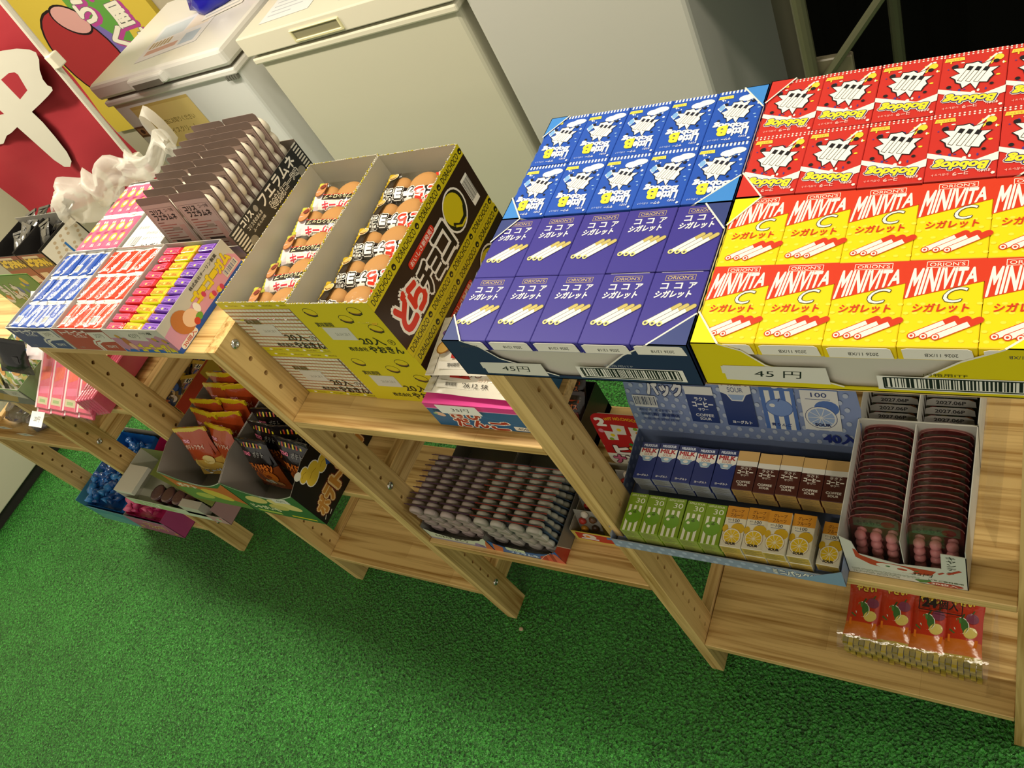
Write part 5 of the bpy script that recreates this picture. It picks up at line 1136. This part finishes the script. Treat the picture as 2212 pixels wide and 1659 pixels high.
op = Pr().poly([(-34, 40), (36, 52), (36, 98), (-34, 98)], '#a03c1a').ell(-12, 34, 22, 15, '#d8b860', 16, 20).ell(18, 24, 24, 16, '#cfae58', 16, -15).ell(14, 44, 15, 11, '#e2cc88', 14)
op.text('TOHO', (-28, 84, -8, 90), '#f0a8c0', .06).text('ポテトフライ', (-28, 70, 24, 80), '#e8c8b0', .03).text('じゃが', (-24, 3, 24, 19), '#f2efe8', .04, out=('#2a2018', .05))
bp_ = Pr().rect(-35, 56, 35, 98, '#161213')
for k in range(7): bp_.poly([(-31 + 9 * k, 90), (-27 + 9 * k, 90), (-29 + 9 * k, 99), (-32 + 9 * k, 99)], '#e0d020' if k % 2 == 0 else '#b83a1c')
bp_.text('TOHO', (-28, 76, -8, 82), '#e87898', .06).text('ポテト', (0, 74, 26, 84), '#8c8a86', .02).text('フライドチキン', (-30, 44, 30, 60), '#d8782c', .06, out=('#5a1e10', .06)).ell(-12, 28, 18, 14, '#a8541c', 16, 20).ell(14, 34, 16, 12, '#b8641e', 16, -20).ell(10, 14, 20, 10, '#c98a48', 16).text('の味', (-10, 14, 14, 26), '#e8e0d0', .04, out=('#3a6a2c', .06))
op = Pr().add(op, lambda x, y: (x * 1.13, y * 1.14)); t = snack_bag('x', .098, .128, .024, lambda u, v: '#a8441e' if v > .42 else '#c9a24a', op, '#c8b018'); t['group'] = 'orange potato fry bags'; pro = Proto(t)
for k in range(6):
    for s in range(2):
        if s and k == 5: continue
        pro.at((-.508 + .078 + .076 * s + random.uniform(-.003, .003), -.020 + .034 * k + .006 * s, ZM + .030 + .002 * k), (radians(-20 + random.uniform(-3, 3)), radians(random.uniform(-5, 5)), radians(random.uniform(-10, 10))), 'orange potato fry bag, %s from front, %s column of its box' % (ORD[k], ('left', 'right')[s]))
bp_ = Pr().add(bp_, lambda x, y: (x * 1.22, y * 1.2)); t = snack_bag('x', .098, .124, .024, lambda u, v: '#1c1514' if v > .5 else '#7a3a18', bp_, '#171314', False); t['group'] = 'black potato fry bags'; pro = Proto(t)
for k in range(6):
    for s in range(2):
        pro.at((-.299 + .060 + .092 * s + random.uniform(-.003, .003), -.024 + .033 * k + .008 * s, ZM + .026 + .002 * k), (radians(-20 + random.uniform(-3, 3)), radians(random.uniform(-5, 5)), radians(random.uniform(-12, 12))), 'black potato fry bag, %s from front, %s column of its box' % (ORD[k], ('left', 'right')[s]))
t = thing('black_carton', 'black carton with a white barcode behind the black potato fry box', 'box', (-.21, .19, ZM + .0006)); b = MB(); b.box(0, .10, 0, .13, 0, .05, '#141212', bev=.001); b.build('box', CARD, t)
MB().pr(Pr().barcode(30, 50, 94, 86, '#e6e2d6', '#141414', 11, 18), TOP(0, 0, .05)).pr(Pr().barcode(6, 8, 60, 40, '#e6e2d6', '#141414', 12, 16), RSIDE(.10, 0, 0)).build('barcode_print', CARD, t)

# ================================================================ low bridging shelf on the left
t = thing('pickle_carton', 'green and white carton with a cut-out window showing dark tubs', 'box', (-1.005, -.058, ZB + .0006)); b = MB(); w_, d, h, e = .415, .13, .075, .001
b.box(0, w_, 0, d, 0, e, '#c9c6b6'); b.box(0, w_, 0, e, 0, .034, '#c9cdb8'); b.box(0, w_, d - e, d, 0, h, '#7a8a4a'); b.box(0, e, 0, d, 0, h, '#d4d1c4'); b.box(w_ - e, w_, 0, d, 0, h, '#a8848c')
b.box(0, .085, 0, d * .6, h - .012, h, '#d9d6ca'); b.box(.27, .35, 0, .02, .02, .06, '#b9b4a8'); b.prism([(110, 60), (415, 10), (415, 130), (110, 130)], TOP(0, 0, h), .001, '#6f7f3c'); b.build('box', CARD, t)
p = Pr().rect(0, 0, 270, 34, '#c3ccb2').poly([(40, 4), (180, 2), (220, 14), (160, 30), (30, 28)], '#a8bc84').rect(350, 0, 415, 34, '#b98a92').ell(384, 16, 9, 8, '#a8c49a', 12).ell(398, 24, 4, 4, '#c83a4a', 8).text('すもも漬', (60, 8, 140, 24), '#e2e2d2', .04, out=('#4c6a3c', .04))
MB().pr(p, FRONT(0, 0, 0)).build('printed_front', CARD, t)
p = Pr().ell(280, 92, 80, 20, '#b3b44c', 20, -8).ell(330, 70, 60, 16, '#c4c060', 20, -10).text('すもも', (150, 84, 240, 112), '#dcdcc0', .05, out=('#4c6a2c', .05))
MB().pr(p, TOP(0, 0, h)).build('printed_top', CARD, t)
def tub(label):
    t = thing('plum_tub', label, 'snack', group='dark plum tubs'); b = MB(); b.lathe([(.018, 0), (.021, .03), (.0215, .038), (.019, .040), (0, .041)], 14, '#3a1418'); b.build('tub', FOIL, t, True)
    b = MB(); b.lathe([(.0225, .0385), (.0225, .0415), (.018, .042), (0, .042)], 14, '#5c3c3c'); b.build('lid', FOIL, t, True); return t
pro = Proto(tub('x'))
for k in range(4): pro.at((-1.005 + .135 + .046 * k, -.030, ZB + .0025), (0, 0, 0), 'dark plum tub, %s from left in the green and white carton' % ORD[k])
t = thing('cracker_box', 'plain cardboard box of colourful cracker bags behind the carton on the low bridging shelf', 'box', (-.968, .155, ZB + .0006)); w_, d, h = .165, .185, .165; b = MB(); c = '#a8862c'
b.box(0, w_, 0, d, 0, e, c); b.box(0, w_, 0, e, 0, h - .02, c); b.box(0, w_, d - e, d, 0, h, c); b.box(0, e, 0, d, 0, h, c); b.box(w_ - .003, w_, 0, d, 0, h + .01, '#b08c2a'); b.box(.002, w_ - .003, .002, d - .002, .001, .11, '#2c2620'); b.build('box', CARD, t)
MB().pr(Pr().rect(0, 0, 185, 175, '#a83424').rect(4, 60, 60, 120, '#1c1a18').rect(110, 120, 180, 170, '#b08c2a'), RSIDE(w_, 0, 0)).build('printed_side', CARD, t)
cp_ = Pr().ell(-6, 40, 26, 16, '#c9a878', 16, 10).ell(8, 62, 22, 14, '#3a5a9c', 16, -10).ell(-10, 70, 16, 9, '#b07a8c', 14).ell(10, 30, 18, 10, '#d8c4b4', 14).ell(-14, 20, 12, 8, '#b84a2c', 12).text('えび', (-20, 78, 12, 92), '#e8e0d0', .05)
t = snack_bag('x', .078, .10, .02, lambda u, v: ('#4c3a2c', '#8c6a3c', '#2c3a5a')[int(u * 3 + v * 5) % 3], cp_, '#c9a23c'); t['group'] = 'colourful cracker bags'; pro = Proto(t)
for k in range(4):
    for s in range(2): pro.at((-.968 + .043 + .075 * s, .182 + .040 * k, ZB + .105 + .008 * k), (radians(-62), 0, radians(random.uniform(-12, 12))), 'colourful cracker bag, %s from front, %s column of the cardboard box' % (ORD[k], ('left', 'right')[s]))

# ================================================================ pink packs in a clear bag and the colourful box on the upper bridging shelf
t = thing('pack_bag', 'clear plastic bag of pink juice-stick packs with a white price label at its corner', 'bag', (-.845, -.03, .846)); b = MB(); nx, ny = 14, 12
def PB(i, j):
    u, v = i / nx, j / ny; n_ = noise.noise(Vector((u * 5, v * 5, 4))); a = v * 3
    x = -.075 + .36 * u + .006 * n_
    y, z = ((-.02 - .01 * n_, -.035 + .075 * a) if a < 1 else ((-.02 + .20 * (a - 1), .040 + .125 * (a - 1) + .004 * n_) if a < 2 else (.18 + .06 * (a - 2), .165 - .16 * (a - 2))))
    return Vector((x, y, z))
for i in range(nx):
    for j in range(ny): b.q([PB(i, j), PB(i + 1, j), PB(i + 1, j + 1), PB(i, j + 1)])
b.build('film', CLEAR, t, True)
b = MB(); fr = Frame((.010, -.040, .006), (1, 0, 0), (.05, .90, .42)); b.prism([(0, 0), (56, 0), (56, 34), (0, 34)], fr, .0004, '#efede6'); b.pr(Pr().text('20円', (16, 11, 42, 23), '#22222a', .0, .2), fr); b.build('price_label', MATTE, t)
fr = Frame((.012, .075, .10), (1, 0, 0), (0, .86, .55)); b = MB(); b.prism([(0, 0), (72, 0), (72, 150), (0, 150)], fr, .0006, '#d8c9cc'); b.pr(Pr().frame(8, 40, 64, 130, .8, '#5a4a50').text('ストロー入', (14, 96, 56, 108), '#4a3038', .02).text('いちごゼリー', (14, 74, 58, 86), '#6a3a48', .02).text('内容量', (14, 56, 40, 64), '#6a3a48'), fr); b.build('header_card', MATTE, t)
def pinkpack(label):
    t = thing('jelly_pack', label, 'candy pack', group='pink jelly packs'); b = MB(); b.box(-.029, .029, 0, .155, 0, .008, '#d8607c', bev=.002); b.build('pouch', PINKFILM if False else FOIL, t)
    p = Pr().rect(-29, 0, -22, 155, '#f0d8dc').poly([(-18, 60), (20, 70), (24, 96), (-16, 92)], '#e0685c').ell(4, 118, 13, 8, '#d23a34', 14, 15).rect(-20, 10, 24, 26, '#c9c0a0').poly([(-18, 32), (26, 36), (24, 52), (-18, 48)], '#e47a9c').line([(24, 4), (24, 150)], 1.6, '#e8a8b8').rect(-12, 14, 14, 21, '#9ab07c')
    MB().pr(p, TOP(0, 0, .008)).build('print', FOIL, t); return t
pro = Proto(pinkpack('x')); sl = radians(30)
for k in range(4):
    for l in range(2): pro.at((-.845 + .045 + .058 * k + .0012 * l, -.034 + .006 * l, .852 + .010 * l + .0), (sl, 0, radians(-3)), 'pink jelly pack, %s from left, %s layer of the clear bag' % (ORD[k], ('lower', 'upper')[l]))
b = None
for k in range(6):
    for l in range(2): dup(pro.r, (-.604 + .0092 * k, -.026 + .160 * l + .002 * k, .879), (radians(1), radians(-78), radians(1)), 'pink jelly pack on edge, %s from left, %s row in the clear bag' % (ORD[k], ('front', 'rear')[l]))
t = thing('toy_sweet_box', 'colourful open box of sweets left of the pink packs', 'box', (-1.095, -.014, .846)); b = MB(); w_, d, h = .235, .22, .062; e = .001
b.box(0, w_, 0, d, 0, e, '#6a8a5c'); b.box(0, w_, 0, e, 0, h, '#8a8478'); b.box(0, w_, d - e, d, 0, h + .14, '#5a9a3c'); b.box(0, e, 0, d, 0, h, '#6a8a5c'); b.box(w_ - e, w_, 0, d, 0, h, '#6a8a5c'); b.box(.003, w_ - .003, .003, d - .003, .002, .012, '#2a2622'); b.build('box', CARD, t)
p = Pr().rect(0, 0, 235, 62, '#5c5a58').rect(0, 56, 235, 62, '#9cc47c').poly([(0, 10), (140, 4), (180, 30), (60, 50), (0, 44)], '#a8842c').poly([(150, 34), (224, 26), (228, 56), (152, 58)], '#c2beb0').text('30円', (176, 38, 206, 50), '#2c2b2a', .0, .2).ell(40, 30, 20, 10, '#d0b04a', 14)
MB().pr(p, FRONT(0, 0, 0)).build('printed_front', CARD, t)
p = Pr().rect(0, 0, 235, 200, '#5a9a3c'); r = random.Random(6)
for k in range(16): p.ell(r.uniform(12, 222), r.uniform(80, 190), r.uniform(6, 16), r.uniform(6, 13), r.choice(('#2f6cb4', '#e4c92c', '#f0ece0', '#d8782c', '#5a9a3c')), 12)
p.text('ラムネ', (30, 120, 120, 170), '#f0ece0', .06, out=('#2f5a2a', .05))
MB().pr(p, Frame((0, d - .0015, 0), (1, 0, 0), (0, 0, 1)), .0003).build('printed_back', CARD, t)
sw = Pr().ell(-6, 30, 14, 10, '#f0ece0', 12).ell(8, 50, 12, 10, '#d8a05c', 12).ell(-8, 60, 10, 8, '#3a7ac0', 12).ell(8, 24, 9, 7, '#5a9a3c', 10).text('ラムネ', (-16, 68, 16, 76), '#2c3a2a', .05)
pro = Proto(snack_bag('x', .05, .085, .016, lambda u, v: ('#e8e4d8', '#d8c878', '#8fb86a')[int(u * 4 + v * 3) % 3], sw, '#4a8a3c', False)); pro.r['group'] = 'colourful sweet bags'
for k in range(4):
    for s in range(3): pro.at((-1.095 + .04 + .062 * s, .012 + .048 * k, .862), (radians(-30), radians(random.uniform(-14, 14)), radians(random.uniform(-25, 25))), 'colourful sweet bag, %s from front, %s in its row' % (ORD[k], ORD[s]))
pro = Proto(snack_bag('x', .07, .10, .02, lambda u, v: '#1b1b1a', Pr().rect(-20, 40, 16, 60, '#2c2c2a'), '#22221f', False)); pro.r['group'] = 'limp black bags'
pro.at((-.590, .030, .960), (radians(-4), radians(6), radians(8)), 'limp black bag hanging highest beside the blue gum tray'); pro.at((-.870, .020, .925), (radians(-8), radians(36), radians(20)), 'black bag leaning on the colourful sweet box')
pl = thing('bag_hanger', 'thin black cord hook holding the limp black bag against the shelf end', 'hook', (-.590, .030, 1.052)); b = MB(); b.tube([(0, 0, -.004), (.015, .005, .004), (.03, .01, .003), (.042, .012, .001)], .002, '#1a1a18', 6); b.build('cord', MATTE, pl)

# ================================================================ far-left rack contents
def black_box(label, x):
    t = thing('squid_box', label, 'box', (x, .352, .846)); b = MB(); w_, d, h, e = .134, .13, .135, .0012; c = '#171514'
    b.box(0, w_, 0, d, 0, e, c); b.box(0, w_, 0, e, 0, h - .01, c); b.box(0, w_, d - e, d, 0, h + .012, '#9a968e'); b.box(0, e, 0, d, 0, h, c); b.box(w_ - e, w_, 0, d, 0, h, c); b.box(.003, w_ - .003, .003, d - .003, .001, .09, '#1f1c1b'); b.build('box', CARD, t)
    p = Pr().rect(0, 0, 134, 124, '#7c2420').poly([(0, 70), (134, 78), (134, 112), (0, 110)], '#57481e')
    for i, ch in enumerate('よっちゃん'): p.text(ch, (8 + 24 * i, 84 - 2 * (i % 2), 30 + 24 * i, 108), '#d8c41e', .08, out=('#3a2c10', .06))
    p.rect(20, 112, 100, 120, '#c9c2b2').poly([(10, 30), (60, 36), (56, 60), (14, 58)], '#cfc6b6').poly([(66, 20), (124, 26), (120, 50), (70, 46)], '#c4b9a8').rect(50, 4, 90, 16, '#c9b83a')
    MB().pr(p, FRONT(0, 0, 0)).build('printed_front', CARD, t)
    p = Pr().rect(0, 0, 130, 135, '#171514').rect(4, 52, 126, 128, '#d4d1c6').rect(4, 44, 126, 54, '#2f6cb4').rect(0, 0, 130, 34, '#a8282a')
    for k in range(18): p.ell(14 + (k * 37) % 105, 62 + (k * 23) % 58, 5, 4, '#b8a68c', 8)
    p.ell(24, 66, 8, 5, '#c9c01e', 10).rect(60, 60, 66, 100, '#2f6cb4').rect(20, 8, 40, 26, '#171514').rect(70, 8, 100, 26, '#171514')
    MB().pr(p, RSIDE(w_, 0, 0)).build('printed_side', CARD, t); return t
black_box('black and red squid snack box, the one nearer the white plastic bag', -1.238)
black_box('black and red squid snack box at the left edge, beside its twin', -1.376)
pro = Proto(snack_bag('x', .06, .085, .01, lambda u, v: '#161515', Pr().rect(-14, 40, 18, 60, '#2a2a2a').rect(-20, 66, 0, 74, '#4a4a4a'), '#242424', False)); pro.r['group'] = 'black squid snack bags'
for bx in range(2):
    for k in range(5): pro.at((-1.238 - .138 * bx + .068 + random.uniform(-.012, .012), .368 + .0225 * k, .938 + .003 * k), (radians(-66 + random.uniform(-8, 8)), radians(random.uniform(-14, 14)), radians(random.uniform(-14, 14))), 'black squid snack bag, %s from front in the %s squid box' % (ORD[k], ('nearer', 'farther')[bx]))
for i, (x, y, c1, c2, lab) in enumerate(((-1.44, .03, '#8a7a5c', '#5a4a5c', 'clear bag of olive sweets with a white price tag'), (-1.30, .02, '#5c4858', '#8a7a84', 'clear bag of purple sweets with a white price tag'), (-1.16, .04, '#b8842c', '#c9a04a', 'clear bag of amber crackers on the far middle shelf'))):
    t = thing('sweet_bag', lab, 'bag', (x, y, ZM + .001)); blob('filling', None, None, (0, .05, .004), (.052, .05, .032), c1, .22, FOIL, t, i + 2, 3, True, [c1, c2, c1])
    fl = blob('film', None, None, (0, .05, .001), (.064, .062, .042), '#ffffff', .25, CLEAR, t, i + 7, 3)
    if i < 2:
        fr = Frame((-.03, -.022, .012), (1, .1, 0), (0, -.3, 1)); b = MB(); b.prism([(0, 0), (46, 0), (46, 26), (0, 26)], fr, .0005, '#cdc8ba'); b.pr(Pr().text('30円', (12, 8, 34, 18), '#33323a', .0, .2), fr); b.build('price_tag', MATTE, t)
t = thing('candy_bag_box', 'low box with blue and pink bags of wrapped candy on the far bottom shelf', 'box', (-1.540, -.050, ZL + .001)); b = MB(); w_, d, h, e = .44, .27, .085, .0012
b.box(0, w_, 0, d, 0, e, '#9a9484'); b.box(0, w_, 0, e, 0, h, '#6aa0a8'); b.box(0, w_, d - e, d, 0, h + .06, '#a8a294'); b.box(0, e, 0, d, 0, h + .04, '#4a8aa8'); b.box(w_ - e, w_, 0, d, 0, h + .02, '#a8447c'); b.box(w_ / 2, w_ / 2 + e, 0, d, 0, h, '#a8a294'); b.build('box', CARD, t)
p = Pr().rect(0, 0, 220, 85, '#5f9aa4').poly([(0, 40), (120, 60), (220, 30), (220, 85), (0, 85)], '#4a86a0').rect(220, 0, 440, 85, '#a03a74').poly([(220, 40), (330, 60), (440, 30), (440, 85), (220, 85)], '#b04a84').text('フルーツ', (300, 30, 400, 62), '#a82a2a', .07, out=('#dcd8b0', .06)).ell(250, 24, 10, 7, '#c9b04a', 10).ell(420, 20, 8, 6, '#d8a02c', 10)
MB().pr(p, FRONT(0, 0, 0)).build('printed_front', CARD, t)
for x0, c, cs, nm in ((.012, '#1f6ab8', ('#1f62b0', '#3a86d0', '#1a4a8c', '#2a74c4'), 'blue'), (.232, '#c02a6c', ('#d8407c', '#e86a94', '#b82a64', '#e0588c'), 'pink')):
    u = thing('candy_bag', 'open %s bag of twist-wrapped candies in the low far box' % nm, 'bag', (-1.540 + x0, -.038, ZL + .004)); b = MB()
    n = 14
    for i in range(n):
        z0 = .11 + .004 * (i % 2); b.q([(.195 * i / n, .0, .0), (.195 * (i + 1) / n, .0, 0), (.195 * (i + 1) / n, -.004, .085 + .003 * ((i + 1) % 2)), (.195 * i / n, -.004, .085 + .003 * (i % 2))], c)
        b.q([(.195 * i / n, .24, .0), (.195 * (i + 1) / n, .24, 0), (.195 * (i + 1) / n, .245, .13 + .003 * ((i + 1) % 2)), (.195 * i / n, .245, .13 + .003 * (i % 2))], c)
    for sx in (0, .195): b.q([(sx, 0, 0), (sx, .24, 0), (sx, .245, .13), (sx, -.004, .085)], c)
    b.q([(0, 0, .0), (.195, 0, 0), (.195, .24, 0), (0, .24, 0)], c); b.build('bag', FOIL, u)
    tw = MB(); tw.tube([(-.036, 0, 0), (-.028, 0, .002), (-.018, 0, 0), (-.014, 0, 0), (0, 0, 0), (.014, 0, 0), (.018, 0, 0), (.028, 0, .002), (.036, 0, 0)], [.013, .009, .004, .011, .013, .011, .004, .009, .013], '#ffffff', 8)
    ms = []
    for cc in cs: tw.c = [cc] * len(tw.f); ms.append(tw.mesh('twist_candy', FOIL, True))
    rr = random.Random(3)
    for k in range(46):
        o = link('twist_candy', ms[k % 4]); o.location = (-1.540 + x0 + rr.uniform(.035, .16), -.038 + rr.uniform(.022, .22), ZL + .085 + rr.uniform(0, .05)); o.rotation_euler = (rr.uniform(-.5, .5), rr.uniform(-.5, .5), rr.uniform(0, 3.1))
        tag(o, '%s twist-wrapped candy in the open %s bag' % (nm, nm), 'candy', nm + ' twist-wrapped candies')
    fb = MB(); fb.box(.004, .191, .004, .236, .002, .062, cs[2]); fb.build('inner_pack', FOIL, u)
# white plastic carrier bag behind the peach gum
t = thing('carrier_bag', 'crumpled white plastic carrier bag behind the peach gum tray', 'bag', (-.80, .50, .86)); b = MB(); nu, nv = 44, 20
cx = [Vector((-.385 + .655 * (i / nu), .02 * sin(i * .5), .115 + .13 * (i / nu) + .012 * sin(i * .8))) for i in range(nu + 1)]
for i in range(nu):
    for j in range(nv):
        def Q(i, j):
            u = i / nu; a = 2 * pi * j / nv; r = (.050 * (1 - .70 * u) * min(1, (u + .02) * 6) ** .5 + .004) * (1 + .75 * noise.noise(Vector((u * 9, cos(a) * 2.4, sin(a) * 2.4))))
            return cx[i] + Vector((.2 * r * sin(a), r * .8 * cos(a), r * sin(a)))
        b.q([Q(i, j), Q(i + 1, j), Q(i + 1, (j + 1) % nv), Q(i, (j + 1) % nv)])
b.build('body', MILKY, t, True)
b = MB(); hp = [Vector((.27 + .022 * cos(a), .01, .275 + .055 * sin(a))) for a in [radians(215 - 25 * k) for k in range(11)]]
for i in range(len(hp) - 1):
    d_ = Vector((0, .011, .004)); b.q([hp[i] - d_, hp[i + 1] - d_, hp[i + 1] + d_, hp[i] + d_])
b.build('handle', MILKY, t, True)
o = blob('crumb', 'pale paper crumb lying on the turf near the pine post foot', 'crumb', (.024, -.022, .001), (.006, .005, .004), '#b8a284', .3, MATTE, None, 2, 2)
bpy.data.objects.remove(_fo)
